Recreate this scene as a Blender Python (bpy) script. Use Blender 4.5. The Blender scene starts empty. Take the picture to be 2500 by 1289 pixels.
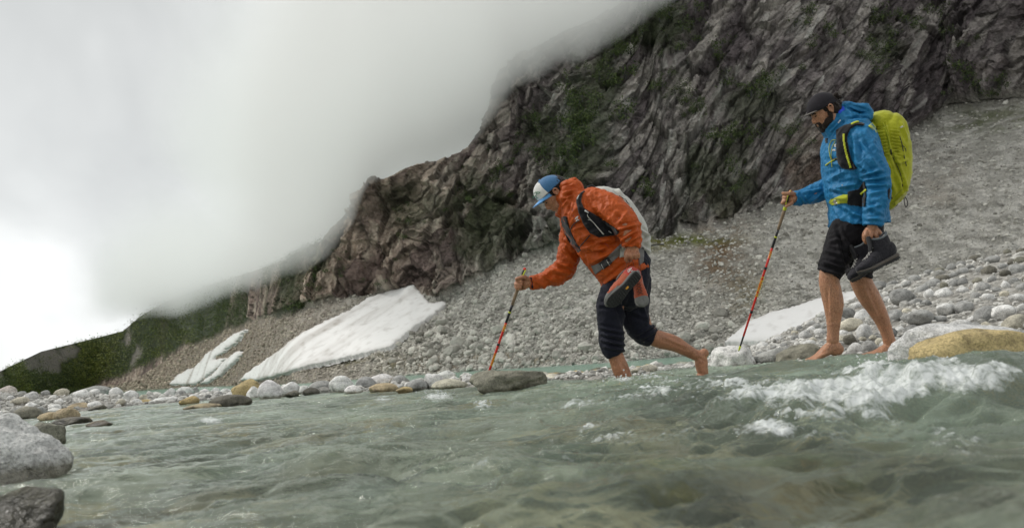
import bpy, math, random
import numpy as np
from mathutils import Vector, Matrix
RD = math.radians
S = bpy.context.scene
COL = S.collection
random.seed(7)
# ---------------------------------------------------------------- camera
F_PX, CX, CY = 1900.0, 1250.0, 644.5
CAM_Z = 0.22
ROLL, PITCH = RD(4.6), RD(6.87)
_r0 = np.array([1.0, 0, 0]); _f = np.array([0, math.cos(PITCH), math.sin(PITCH)])
_u0 = np.array([0, -math.sin(PITCH), math.cos(PITCH)])
_r = math.cos(ROLL) * _r0 - math.sin(ROLL) * _u0
_u = math.sin(ROLL) * _r0 + math.cos(ROLL) * _u0
CAM = np.array([0, 0, CAM_Z])
cam_d = bpy.data.cameras.new('camera'); cam = bpy.data.objects.new('camera', cam_d); COL.objects.link(cam)
cam.matrix_world = Matrix(((_r[0], _u[0], -_f[0], CAM[0]), (_r[1], _u[1], -_f[1], CAM[1]), (_r[2], _u[2], -_f[2], CAM[2]), (0, 0, 0, 1)))
cam_d.sensor_width = 36.0; cam_d.lens = 36.0 * F_PX / 2500.0
cam_d.clip_start = 0.02; cam_d.clip_end = 6000
cam_d.dof.use_dof = True; cam_d.dof.focus_distance = 5.4; cam_d.dof.aperture_fstop = 5.0
S.camera = cam
# ---------------------------------------------------------------- render, colour
S.render.engine = 'CYCLES'
S.view_settings.view_transform = 'Standard'; S.view_settings.look = 'None'
S.view_settings.gamma = 1.0; S.view_settings.use_curve_mapping = False
S.view_settings.exposure = 0.43
cy = S.cycles
cy.use_denoising = True; cy.max_bounces = 12; cy.transmission_bounces = 6; cy.volume_bounces = 8
cy.transparent_max_bounces = 12
cy.diffuse_bounces = 3; cy.glossy_bounces = 3; cy.caustics_refractive = True; cy.caustics_reflective = False
cy.sample_clamp_indirect = 6.0; cy.blur_glossy = 0.0
# ---------------------------------------------------------------- sun and sky
SUN_EL, SUN_AZ = RD(50), RD(286)      # azimuth clockwise from +Y
sd = bpy.data.lights.new('sun', 'SUN'); sun = bpy.data.objects.new('sun', sd); COL.objects.link(sun)
sd.energy = 1.5; sd.angle = RD(11); sd.color = (1.0, 0.96, 0.9)
_sdir = Vector((math.sin(SUN_AZ) * math.cos(SUN_EL), math.cos(SUN_AZ) * math.cos(SUN_EL), math.sin(SUN_EL)))
sun.rotation_euler = _sdir.to_track_quat('Z', 'Y').to_euler(); sun.location = (0, -5, 30)
W = bpy.data.worlds.new('World'); S.world = W; W.use_nodes = True
nt = W.node_tree; nt.nodes.clear()
def N(nt, typ, **kw):
    n = nt.nodes.new(typ)
    for k, v in kw.items():
        if k == 'inp':
            for a, b in v.items(): n.inputs[a].default_value = b
        else: setattr(n, k, v)
    return n
def L(nt, a, b): nt.links.new(a, b)
def ramp(nt, fac, stops, interp='LINEAR'):
    n = nt.nodes.new('ShaderNodeValToRGB'); cr = n.color_ramp; cr.interpolation = interp
    while len(cr.elements) < len(stops): cr.elements.new(0.5)
    for e, (p, c) in zip(cr.elements, stops):
        e.position = p; e.color = (c, c, c, 1) if isinstance(c, (int, float)) else tuple(c) + (1,)
    if fac is not None: nt.links.new(fac, n.inputs[0])
    return n
sky = N(nt, 'ShaderNodeTexSky', sky_type='NISHITA', sun_disc=False, sun_elevation=SUN_EL, sun_rotation=SUN_AZ, altitude=900.0)
tc = N(nt, 'ShaderNodeTexCoord')
mp = N(nt, 'ShaderNodeMapping'); mp.inputs['Scale'].default_value = (1.0, 1.0, 1.7); mp.inputs['Location'].default_value = (0.9, 0.55, -0.35)
L(nt, tc.outputs['Generated'], mp.inputs[0])
nz = N(nt, 'ShaderNodeTexNoise', inp={'Scale': 1.9, 'Detail': 5.0, 'Roughness': 0.5, 'Distortion': 0.35})
L(nt, mp.outputs[0], nz.inputs['Vector'])
cl = ramp(nt, nz.outputs['Fac'], [(0.34, (4.3, 4.42, 4.4)), (0.48, (5.4, 5.52, 5.47)), (0.60, (6.9, 7.0, 6.93))])
# a bright bank of cloud low over the valley mouth, where the photograph is whitest
sx = N(nt, 'ShaderNodeSeparateXYZ'); L(nt, tc.outputs['Generated'], sx.inputs[0])
low = N(nt, 'ShaderNodeMapRange', inp={'From Min': 0.02, 'From Max': 0.50, 'To Min': 1.28, 'To Max': 0.93}); low.interpolation_type = 'SMOOTHSTEP'
L(nt, sx.outputs['Z'], low.inputs['Value'])
br = N(nt, 'ShaderNodeMix', data_type='RGBA', blend_type='MULTIPLY', inp={'Factor': 1.0})
L(nt, cl.outputs[0], br.inputs[6]); L(nt, low.outputs[0], br.inputs[7])
mx = N(nt, 'ShaderNodeMix', data_type='RGBA', inp={'Factor': 0.97})
L(nt, sky.outputs[0], mx.inputs[6]); L(nt, br.outputs[2], mx.inputs[7])
bg = N(nt, 'ShaderNodeBackground', inp={'Strength': 0.1}); L(nt, mx.outputs[2], bg.inputs[0])
wo = N(nt, 'ShaderNodeOutputWorld'); L(nt, bg.outputs[0], wo.inputs[0])

# ---------------------------------------------------------------- pixel geometry helpers (photograph pixels -> world)
def ray(px, py):
    px = np.asarray(px, float); py = np.asarray(py, float)
    return _f + ((px - CX) / F_PX)[..., None] * _r + ((CY - py) / F_PX)[..., None] * _u
def P(px, py, d):
    return CAM + ray(px, py) * np.asarray(d, float)[..., None]
def on_z(px, py, z):
    v = ray(px, py); return CAM + v * ((z - CAM_Z) / v[..., 2])[..., None]
def proj(p):
    q = np.asarray(p, float) - CAM
    d = q @ _f
    return CX + F_PX * (q @ _r) / d, CY - F_PX * (q @ _u) / d, d
def az_el(px, py):
    v = ray(px, py); h = np.hypot(v[..., 0], v[..., 1])
    return np.arctan2(v[..., 0], v[..., 1]), v[..., 2] / h
def curve(pts, n=40):
    """photo polyline -> (azimuth, tan elevation) samples"""
    a = []
    for (x0, y0), (x1, y1) in zip(pts[:-1], pts[1:]):
        t = np.linspace(0, 1, n, endpoint=False); a.append(np.stack([x0 + (x1 - x0) * t, y0 + (y1 - y0) * t], 1))
    a.append(np.array([pts[-1]], float)); a = np.concatenate(a)
    th, e = az_el(a[:, 0], a[:, 1]); o = np.argsort(th); return th[o], e[o]

# ---------------------------------------------------------------- noise
def _h(ix, iy, iz, s):
    h = (ix.astype(np.uint32) * np.uint32(374761393) + iy.astype(np.uint32) * np.uint32(668265263) + iz.astype(np.uint32) * np.uint32(2147483647 - 5) + np.uint32((s * 2246822519) & 0xffffffff))
    h = (h ^ (h >> np.uint32(13))) * np.uint32(1274126177); h = h ^ (h >> np.uint32(16))
    h = h * np.uint32(2654435761); return h ^ (h >> np.uint32(15))
def _f01(h): return (h & np.uint32(0xffffff)).astype(np.float32) / np.float32(0xffffff)
def noise(p, seed=0):
    """value noise -1..1, p (...,2 or 3)"""
    p = np.asarray(p, np.float32)
    if p.shape[-1] == 2: p = np.concatenate([p, np.zeros(p.shape[:-1] + (1,), np.float32) + 0.37], -1)
    i = np.floor(p); f = p - i; i = i.astype(np.int64); u = f * f * f * (f * (f * 6 - 15) + 10)
    out = 0
    for dx in (0, 1):
        wx = u[..., 0] if dx else 1 - u[..., 0]
        for dy in (0, 1):
            wy = u[..., 1] if dy else 1 - u[..., 1]
            for dz in (0, 1):
                wz = u[..., 2] if dz else 1 - u[..., 2]
                h = _h(i[..., 0] + dx, i[..., 1] + dy, i[..., 2] + dz, seed)
                gx = _f01(h) * 2 - 1; gy = _f01(h * np.uint32(747796405) ^ (h >> np.uint32(9))) * 2 - 1; gz = _f01(h * np.uint32(2891336453) ^ (h >> np.uint32(11))) * 2 - 1
                out = out + wx * wy * wz * (gx * (f[..., 0] - dx) + gy * (f[..., 1] - dy) + gz * (f[..., 2] - dz))
    return out * 1.6
def fbm(p, seed=0, oct=4, gain=0.5, lac=2.03, ridge=False):
    a = 1.0; o = 0; t = 0; p = np.asarray(p, np.float32)
    for k in range(oct):
        n = noise(p * (lac ** k) + 13.7 * k, seed + k)
        if ridge: n = 1 - 2 * np.abs(n)
        o = o + a * n; t += a; a *= gain
    return o / t
def cells(p, seed=0):
    """2-D cellular: returns F1, F2, random a, b, c per nearest cell, offset vector"""
    p = np.asarray(p, np.float32); i = np.floor(p).astype(np.int64)
    f1 = np.full(p.shape[:-1], 9.0, np.float32); f2 = f1.copy(); hid = np.zeros(p.shape[:-1], np.uint32); off = np.zeros(p.shape, np.float32)
    z = np.zeros_like(i[..., 0])
    for dx in (-1, 0, 1):
        for dy in (-1, 0, 1):
            h = _h(i[..., 0] + dx, i[..., 1] + dy, z, seed)
            qx = i[..., 0] + dx + _f01(h); qy = i[..., 1] + dy + _f01(h * np.uint32(747796405) ^ (h >> np.uint32(9)))
            ox = (p[..., 0] - qx).astype(np.float32); oy = (p[..., 1] - qy).astype(np.float32); d = np.sqrt(ox * ox + oy * oy)
            m = d < f1
            f2 = np.where(m, f1, np.minimum(f2, d)); f1 = np.where(m, d, f1); hid = np.where(m, h, hid)
            off[..., 0] = np.where(m, ox, off[..., 0]); off[..., 1] = np.where(m, oy, off[..., 1])
    a = _f01(hid * np.uint32(2891336453) ^ (hid >> np.uint32(7))); b = _f01(hid * np.uint32(277803737) ^ (hid >> np.uint32(5))); c = _f01(hid * np.uint32(1540483477) ^ (hid >> np.uint32(3)))
    return f1, f2, a, b, c, off
def sstep(a, b, x):
    t = np.clip((x - a) / (b - a), 0, 1); return t * t * (3 - 2 * t)
def mixc(a, b, t): return a * (1 - t[..., None]) + b * t[..., None]

# ---------------------------------------------------------------- mesh helpers
def mesh_np(name, V, Fq, mats=(), smooth=True, col=None, attrs=None, midx=None):
    """Fq (n,4) or (n,3) int array or list of such"""
    me = bpy.data.meshes.new(name)
    groups = Fq if isinstance(Fq, (list, tuple)) else [Fq]
    groups = [np.asarray(g, np.int32) for g in groups if len(g)]
    V = np.asarray(V, np.float32); me.vertices.add(len(V)); me.vertices.foreach_set('co', V.ravel())
    nl = sum(g.size for g in groups); nf = sum(len(g) for g in groups)
    me.loops.add(nl); me.polygons.add(nf)
    me.loops.foreach_set('vertex_index', np.concatenate([g.ravel() for g in groups]))
    st = []; o = 0
    for g in groups:
        st.append(o + np.arange(len(g)) * g.shape[1]); o += g.size
    me.polygons.foreach_set('loop_start', np.concatenate(st).astype(np.int32))
    me.update(calc_edges=True)
    me.polygons.foreach_set('use_smooth', np.full(nf, smooth))
    if midx is not None: me.polygons.foreach_set('material_index', np.asarray(midx, np.int32))
    for m in mats: me.materials.append(m)
    if col is not None:
        a = me.color_attributes.new('Col', 'FLOAT_COLOR', 'POINT')
        c = np.ones((len(V), 4), np.float32); c[:, :3] = np.asarray(col).reshape(-1, 3); a.data.foreach_set('color', c.ravel())
    for k, v in (attrs or {}).items():
        a = me.attributes.new(k, 'FLOAT', 'POINT'); a.data.foreach_set('value', np.asarray(v, np.float32).ravel())
    me.validate(); return me
def grid_faces(nr, nc, keep=None):
    i = np.arange(nr * nc).reshape(nr, nc)
    f = np.stack([i[:-1, :-1], i[:-1, 1:], i[1:, 1:], i[1:, :-1]], -1)
    if keep is not None:
        k = keep[:-1, :-1] & keep[:-1, 1:] & keep[1:, 1:] & keep[1:, :-1]; return f[k]
    return f.reshape(-1, 4)
def add(name, me, parent=None, label=None, cat=None, group=None, kind=None, color=None):
    o = bpy.data.objects.new(name, me); COL.objects.link(o)
    if parent is not None: o.parent = parent
    if label: o['label'] = label
    if cat: o['category'] = cat
    if group: o['group'] = group
    if kind: o['kind'] = kind
    if color is not None: o.color = tuple(color) + (1,)
    return o
def grid_normals(Pg):
    du = np.gradient(Pg, axis=1); dv = np.gradient(Pg, axis=0)
    n = np.cross(du, dv); n /= np.linalg.norm(n, axis=-1, keepdims=True) + 1e-9; return n

# ---------------------------------------------------------------- materials
def new_mat(name):
    m = bpy.data.materials.new(name); m.use_nodes = True; nt = m.node_tree
    return m, nt, nt.nodes['Principled BSDF'], nt.nodes['Material Output']
def bump_chain(nt, bsdf, coord, specs):
    """specs: (scale, detail, strength, distance[, kind])"""
    prev = None
    for s in specs:
        if len(s) > 4 and s[4] == 'vor':
            t = N(nt, 'ShaderNodeTexVoronoi', inp={'Scale': s[0]}); out = t.outputs['Distance']
        else:
            t = N(nt, 'ShaderNodeTexNoise', inp={'Scale': s[0], 'Detail': s[1], 'Roughness': 0.62}); out = t.outputs['Fac']
        L(nt, coord, t.inputs['Vector'])
        b = N(nt, 'ShaderNodeBump', inp={'Strength': s[2], 'Distance': s[3]}); L(nt, out, b.inputs['Height'])
        if prev is not None: L(nt, prev.outputs[0], b.inputs['Normal'])
        prev = b
    L(nt, prev.outputs[0], bsdf.inputs['Normal'])
def mat_vcol(name, rough=0.9, bumps=(), var=0.35, scale=3.0, wet=False, spec=0.3):
    m, nt, b, o = new_mat(name)
    a = N(nt, 'ShaderNodeAttribute', attribute_name='Col'); g = N(nt, 'ShaderNodeNewGeometry')
    n1 = N(nt, 'ShaderNodeTexNoise', inp={'Scale': scale, 'Detail': 6.0, 'Roughness': 0.7}); L(nt, g.outputs['Position'], n1.inputs['Vector'])
    r = ramp(nt, n1.outputs['Fac'], [(0.3, 1 - var), (0.7, 1 + var)])
    m1 = N(nt, 'ShaderNodeMix', data_type='RGBA', blend_type='MULTIPLY', inp={'Factor': 1.0}); L(nt, a.outputs['Color'], m1.inputs[6]); L(nt, r.outputs[0], m1.inputs[7])
    L(nt, m1.outputs[2], b.inputs['Base Color'])
    b.inputs['Roughness'].default_value = rough; b.inputs['Specular IOR Level'].default_value = spec
    if bumps: bump_chain(nt, b, g.outputs['Position'], bumps)
    return m
# ================================================================ mountain side (scree, cliff, wooded spur) : a height field round the valley
LAKE_Z = -0.50
SHORE = [(-500, 1030), (-150, 996), (127, 970), (270, 958), (466, 945), (720, 937), (1147, 906), (1493, 885), (1640, 872), (2000, 846), (2500, 810), (2900, 782)]
SCREE_TOP = [(-500, 1000), (0, 962), (230, 952), (330, 930), (450, 850), (600, 778), (750, 752), (900, 728), (1000, 712), (1090, 738), (1160, 700), (1300, 625), (1590, 588), (1700, 562), (1850, 522), (1950, 490), (2100, 395), (2300, 268), (2500, 243), (2900, 200)]
RIDGE = [(-500, 990), (-60, 925), (0, 906), (100, 858), (230, 826), (300, 808), (345, 770), (400, 738), (500, 700), (600, 668), (700, 635), (790, 590), (850, 520), (895, 465), (1060, 398), (1150, 366), (1200, 290), (1232, 180), (1330, 120), (1450, 60), (1640, -80), (1900, -170), (2900, -260)]
NC, R1, R2 = 1260, 240, 310
_ta = az_el(-480, 900)[0]; _tb = az_el(2760, 600)[0]
TH = np.linspace(_ta, _tb, NC)
eS, e1, e2 = [np.interp(TH, *curve(c)) for c in (SHORE, SCREE_TOP, RIDGE)]
e1 = np.maximum(e1, eS + 0.003); e2 = np.maximum(e2, e1 + 0.008)
rS = (LAKE_Z - CAM_Z) / np.minimum(eS, -0.0022)
rS = np.convolve(np.pad(rS, 12, 'edge'), np.ones(25) / 25, 'valid')
# fall-line slopes along the line of sight
s1 = np.interp(TH, *[np.array(x) for x in ((az_el(0, 950)[0], az_el(1000, 800)[0], az_el(2500, 600)[0]), (0.55, 0.50, 0.46))])
s2 = np.interp(TH, *[np.array(x) for x in ((az_el(0, 950)[0], az_el(900, 700)[0], az_el(2500, 600)[0]), (0.8, 1.3, 1.9))])
z0 = rS * eS
def nextr(r, z, s, t): return (z - s * r) / (t - s)
rA = nextr(rS, z0, s1, e1); rB = nextr(rA, rA * e1, s2, e2)
k = np.ones(31) / 31
rA = np.convolve(np.pad(rA, 15, 'edge'), k, 'valid'); rB = np.maximum(np.convolve(np.pad(rB, 15, 'edge'), k, 'valid'), rA + 2)
def prof(t1, a, b, ea, eb, s):
    """straight slope between (a,ea) and (b,eb), rows uniform in elevation"""
    e = ea + (eb - ea) * t1; za, zb = a * ea, b * eb
    m = (zb - za) / (b - a); return (za - m * a) / (e - m), e
rows_r, rows_e = [], []
for t in np.linspace(0, 1, R1, endpoint=False):
    r, e = prof(t, rS, rA, eS, e1, s1); rows_r.append(r); rows_e.append(e)
for t in np.linspace(0, 1, R2):
    r, e = prof(t, rA, rB, e1, e2, s2); rows_r.append(r); rows_e.append(e)
for q, dz in ((1.05, 0.5), (1.5, 1.0)):
    rows_r.append(rB * q); rows_e.append((rB * e2 - dz * 20) / (rB * q))
low_r = rS - 3.0
rows_r.insert(0, low_r); rows_e.insert(0, (z0 - 1.8) / low_r)
RR = np.array(rows_r); EE = np.array(rows_e)
FAR = np.stack([RR * np.sin(TH), RR * np.cos(TH), CAM_Z + RR * EE], -1)
nR = len(RR); tr = (np.arange(nR)[:, None] - 1) * np.ones((1, NC))
gx, gy, gd = proj(FAR)
# zones
wob = fbm(FAR * 0.06, 5, 3) * 18
cliff = sstep(R1 - 8, R1 + 8, tr + wob * 0.8)
wood = sstep(760, 500, gx + wob * 14 + (gy - 760) * .5) * sstep(14, -14, gy - np.where(gx > 190, 962 - (gx - 190) * .43, 980) + wob * .8) * sstep(0, 6, tr)  # wooded spur
nrm = grid_normals(FAR)
sgn = np.sign((nrm * (CAM - FAR)).sum(-1).mean()); nrm *= sgn
rock_scale = np.clip(RR / 85.0, 0.7, 1.05)
def in_poly(x, y, poly):
    r = np.zeros(x.shape, bool); n = len(poly)
    for i in range(n):
        x0, y0 = poly[i]; x1, y1 = poly[(i + 1) % n]
        if y0 == y1: continue
        c = ((y0 > y) != (y1 > y)) & (x < (x1 - x0) * (y - y0) / (y1 - y0) + x0); r ^= c
    return r
def seg_dist(x, y, poly):
    d = np.full(x.shape, 1e9)
    for i in range(len(poly)):
        x0, y0 = poly[i]; x1, y1 = poly[(i + 1) % len(poly)]; L2 = (x1 - x0) ** 2 + (y1 - y0) ** 2
        t = np.clip(((x - x0) * (x1 - x0) + (y - y0) * (y1 - y0)) / L2, 0, 1); d = np.minimum(d, np.hypot(x - x0 - t * (x1 - x0), y - y0 - t * (y1 - y0)))
    return d
SNOWS = [[(590, 928), (640, 890), (700, 850), (740, 822), (800, 790), (860, 762), (900, 735), (940, 722), (985, 708), (1016, 699), (1030, 722), (1052, 748), (1082, 742), (1098, 748), (1060, 776), (1000, 818), (960, 850), (930, 858), (880, 872), (790, 893), (700, 915), (640, 928)],
 [(415, 938), (440, 915), (478, 895), (508, 866), (540, 842), (575, 817), (604, 806), (590, 828), (560, 852), (530, 872), (526, 878), (556, 875), (545, 890), (520, 910), (500, 925), (480, 939)],
 [(1770, 852), (1830, 800), (1880, 776), (1950, 757), (2010, 738), (2060, 728), (2125, 720), (2140, 740), (2100, 800), (1980, 830), (1900, 850)],
 [(492, 936), (520, 915), (550, 885), (575, 862), (592, 856), (594, 868), (570, 890), (545, 912), (510, 934)]]
# --- cliff relief: slabs leaning along the strata, stepped facets
A = np.array([0.50, 0.12, 0.86]); Bv = np.array([0.86, 0.30, -0.50])
arc = TH[None] * np.convolve(np.pad(rA, 60, 'edge'), np.ones(121) / 121, 'valid')[None] + 0 * RR; zz = FAR[..., 2]
u = .86 * arc - .50 * zz; v = .50 * arc + .86 * zz
warp = np.stack([fbm(FAR * 0.05, 31, 2), fbm(FAR * 0.05, 41, 2)], -1) * .5
uv = np.stack([u, v / 2.0], -1) / rock_scale[..., None] * 1.0 + warp
uv2 = uv * np.array([1.15, .62]); c1 = cells(uv2 / 4.2, 3); c2 = cells(uv2 / 1.5 + 7, 4); c3 = cells(uv / 0.62 + 3, 5); ch = cells(np.stack([arc, zz * 1.5], -1) / rock_scale[..., None] / 2.4, 12); c4 = cells(uv / 0.28 + 9, 6)
def facet(c, tilt): return (c[2] - 0.5) + tilt * ((c[3] - 0.5) * c[5][..., 0] + (c[4] - 0.5) * c[5][..., 1])
big = fbm(FAR * np.array([0.030, 0.03, 0.018]), 51, 4, ridge=True)
gul = fbm(np.stack([u, v / 7], -1) * 0.10, 61, 3, ridge=True)
d_cliff = 1.8 * big + 1.5 * gul + 1.5 * facet(c1, 1.8) + 0.85 * facet(c2, 1.9) + 0.55 * facet(ch, 1.6) + 0.38 * facet(c3, 2.0) + 0.15 * facet(c4, 2.0) + 0.10 * fbm(uv * 1.1, 71, 3)
# --- scree relief: runnels down the fall line, stones
us = FAR @ np.array([0.80, 0.35, 0.48]) ; vs = FAR @ np.array([0.45, 0.2, -0.87])
fine = FAR[..., :2] + 0.6 * np.stack([FAR[..., 2], FAR[..., 2]], -1) * np.array([0.8, -0.5])
st1 = cells(fine / 1.05, 8); st2 = cells(fine / 0.5 + 3, 9)
stone = lambda c: np.clip(0.62 - c[0], 0, 1) * 1.0 * (c[2] ** 2) + 0.35 * facet(c, 1.2) * (c[1] - c[0])
run = fbm(np.stack([vs * 0.16, us * 0.03], -1), 81, 3)
d_scree = 0.9 * run + 0.9 * fbm(FAR * 0.06, 91, 3) + 0.55 * stone(st1) + 0.3 * stone(st2)
d_wood = 2.2 * fbm(FAR * 0.10, 101, 4) + 3.0 * fbm(FAR * 0.03, 103, 2)
disp = d_scree * (1 - cliff) + d_cliff * cliff
disp = disp * (1 - wood) + d_wood * wood
edge = sstep(0, 10, tr) * 1.0
for bp in SNOWS:
    edge = edge * (1 - .88 * (in_poly(gx, gy, bp) * 1.0))
FARD = FAR + nrm * (disp * edge * np.clip(rS / 50, 0.6, 1.0) * np.clip((110 / RR) ** 1.6, .16, 1) * (1 - .7 * sstep(R1 + R2 - 40, R1 + R2, tr)) * (.22 + .78 * sstep(600, 900, gx)))[..., None]
gx, gy, gd = proj(FARD)
# --- colours
C = lambda *a: np.array(a, float)
n_a = fbm(FARD * 0.05, 111, 4); n_b = fbm(np.stack([u / 1.4, v / 6], -1), 121, 4); n_c = fbm(FARD * 0.35, 131, 3)
cc = mixc(np.broadcast_to(C(.150, .126, .130), FAR.shape), C(.44, .405, .375), sstep(-.5, .5, n_a * .8 + n_b * .9 + (c2[3] - .5) * .9))
lt = sstep(.24, .60, n_b * 0.8 + (c3[4] - .5) * .7 + n_a * .5 + 0.10 * sstep(1300, 900, gx) + .28 * sstep(160, 0, np.abs(gy - (560 + (1950 - gx) * .28))) )
cc = mixc(cc, C(.50, .485, .455), lt * 0.85)
cc = cc * (1.0 + .5 * (c4[4] - .5) + .5 * (c3[2] - .5))[..., None]
cc = mixc(cc, C(.20, .135, .09), sstep(.25, .6, fbm(FARD * .09, 141, 4)) * .55)
cc = mixc(cc, cc * C(1.12, .96, .84) + C(.03, .02, .01), sstep(1400, 900, gx) * .9)
moss = sstep(.12, .4, fbm(FARD * np.array([.10, .1, .05]), 151, 4) + .25 * n_c) * sstep(2700, 1500, gx + 0.0 * gy)
for bx, by, bw, bh, am in [(1430, 300, 60, 170, 1.0), (1480, 170, 50, 90, .9), (1620, 70, 70, 70, .8), (1400, 410, 50, 60, .8), (1850, 250, 90, 60, .6), (1330, 320, 50, 60, .6), (1790, 380, 60, 60, .5), (2160, 110, 60, 80, .5), (1000, 500, 120, 60, .5)]:
    moss = np.maximum(moss, am * 1.5 * sstep(.15, .9, np.exp(-((gx - bx) / bw) ** 2 - ((gy - by) / bh) ** 2) + .7 * fbm(FARD * .22, 152, 4)))
cc = mixc(cc, C(.050, .072, .024), np.clip(moss, 0, 1) * .75)
gap = np.clip(1 - (c2[1] - c2[0]) * 6, 0, 1)
cc = cc * (1 - .55 * gap[..., None])          # darker along the joints between facets
sc = mixc(np.broadcast_to(C(.40, .385, .345), FAR.shape), C(.62, .60, .55), sstep(-.5, .5, (st1[3] - .5) * 1.3 + n_c * .6))
sc = mixc(sc, C(.24, .185, .135), sstep(1150, 500, gx) * .8)
br_ = sstep(.08, .45, fbm(np.stack([vs * .05, us * .016], -1), 161, 4) + .12) * sstep(-20, 40, tr)
sc = mixc(sc, C(.21, .15, .095), br_ * .22)
for bx, by, bw, bh, col_, am in [(1760, 620, 70, 120, (.22, .15, .09), .8), (1830, 720, 60, 50, (.20, .17, .08), .55), (2390, 300, 110, 40, (.10, .12, .045), .8), (2290, 440, 60, 60, (.23, .165, .10), .5),
                                 (1665, 585, 110, 14, (.16, .18, .05), 1.0), (1600, 600, 40, 14, (.22, .20, .05), .9), (1240, 878, 90, 14, (.28, .19, .05), .8), (1560, 905, 60, 12, (.2, .2, .08), .6), (900, 880, 160, 22, (.17, .15, .06), .8), (1060, 890, 60, 16, (.25, .15, .06), .7),
                                 (230, 955, 60, 14, (.26, .15, .06), .8), (2120, 560, 60, 120, (.22, .185, .14), .5), (2480, 290, 60, 30, (.12, .13, .05), .6)]:
    w_ = np.exp(-(((gx - bx) / bw) ** 2 + ((gy - by) / bh) ** 2)) * am * sstep(-.5, .35, n_c + .5 * n_a)
    sc = mixc(sc, C(*col_), np.clip(w_ * 1.3, 0, 1)); cc = mixc(cc, C(*col_), np.clip(w_, 0, 1) * .4)
wc = mixc(np.broadcast_to(C(.030, .045, .014), FAR.shape), C(.10, .085, .05), sstep(.05, .5, fbm(FARD * .06, 173, 4)) * .6)
wc = mixc(wc, C(.24, .22, .19), sstep(.26, .46, fbm(FARD * np.array([.04, .04, .05]), 171, 5) + .38 * np.exp(-(((gx - 130) / 150) ** 2 + ((gy - 870 + (gx - 130) * .3) / 42) ** 2))))
col = mixc(mixc(sc, cc, cliff), wc, wood)
m_far = mat_vcol('mountain_rock', 0.92, [(0.5, 6, 1.0, 1.6), (2.2, 5, 1.0, 0.5)], var=0.30, scale=1.3)
me = mesh_np('mountain_side', FARD.reshape(-1, 3), grid_faces(nR, NC), [m_far], col=col, smooth=False)
add('mountain_side', me, kind='structure', label='grey scree slope rising to a dark cliff with a wooded spur')
FAR_V = FARD.reshape(-1, 3); FAR_N = (nrm).reshape(-1, 3); FAR_PX = gx.reshape(-1); FAR_PY = gy.reshape(-1); FAR_D = gd.reshape(-1)
FAR_CL = cliff.reshape(-1); FAR_WD = wood.reshape(-1); FAR_TR = tr.reshape(-1)

# ---------------------------------------------------------------- snow patches lying on the slope
ms, snt, sb, _ = new_mat('old_snow')
g_ = N(snt, 'ShaderNodeNewGeometry'); a_ = N(snt, 'ShaderNodeAttribute', attribute_name='Col')
L(snt, a_.outputs['Color'], sb.inputs['Base Color']); sb.inputs['Roughness'].default_value = 0.85
bump_chain(snt, sb, g_.outputs['Position'], [(1.2, 5, 0.5, 0.15), (6, 4, 0.4, 0.04)])
bx0, by0, _ = proj(FAR)
def snow_patch(poly, label, thick=0.14, base=None, BX=None, BY=None, nn=None, sc=1.0, step=1):
    base = FAR if base is None else base; BX = bx0 if BX is None else BX; BY = by0 if BY is None else BY; nn = nrm if nn is None else nn
    x0 = min(p[0] for p in poly) - 12; x1 = max(p[0] for p in poly) + 12; y0 = min(p[1] for p in poly) - 12; y1 = max(p[1] for p in poly) + 12
    m = (BX > x0) & (BX < x1) & (BY > y0) & (BY < y1); rr = np.where(m.any(1))[0]; c_ = np.where(m.any(0))[0]
    sl = (slice(rr[0], rr[-1] + 1), slice(c_[0], c_[-1] + 1))
    B, X, Y, Nn = base[sl], BX[sl], BY[sl], nn[sl]
    wx = X + 6 * fbm(np.stack([X, Y], -1) / 14, 5, 4, gain=.65); wy = Y + 4 * fbm(np.stack([X, Y], -1) / 10, 6, 4, gain=.65)
    ins = in_poly(wx, wy, poly); d = seg_dist(wx, wy, poly)
    h = np.where(ins, thick * np.clip(d / 5, 0, 1) ** .5 + 0.02, -0.25 * sc)
    smooth = 0.25 * sc * fbm(B * 0.12, 8, 3)
    V = B + Nn * (h + (0.30 * sc if base is FAR else 0.02) * 1.0 + smooth)[..., None]
    streak = fbm(np.stack([(V @ np.array([.72, .3, .62])) * .03, (V @ np.array([-.55, .1, .83])) * .33], -1) / sc, 9, 4)
    dirt = sstep(.05, .42, streak + .12 * fbm(V * .5 / sc, 10, 3))
    colr = mixc(np.broadcast_to(C(.80, .79, .78), V.shape), C(.30, .265, .23), np.clip(dirt * .72 + 0.45 * np.exp(-d / 3.5) + .30 * sstep(.0, .6, fbm(V * 1.3 / sc, 14, 3)), 0, 1))
    keep = ins | (d < 3.0)
    f = grid_faces(V.shape[0], V.shape[1], keep)
    used = np.unique(f); mp_ = -np.ones(V.shape[0] * V.shape[1], int); mp_[used] = np.arange(len(used))
    me = mesh_np('snow_patch', V.reshape(-1, 3)[used], mp_[f], [ms], col=colr.reshape(-1, 3)[used])
    return add('snow_patch', me, label=label, cat='snow patch')
snow_patch(SNOWS[0], 'largest white snow patch streaked with brown dirt, below the cliff')
snow_patch(SNOWS[1], 'narrow forked snow tongue nearest the wooded spur')
snow_patch(SNOWS[2], 'small flat snow patch behind the pole of the hiker in blue', thick=.10)
snow_patch(SNOWS[3], 'small thin snow strip just right of the forked snow tongue')
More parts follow.
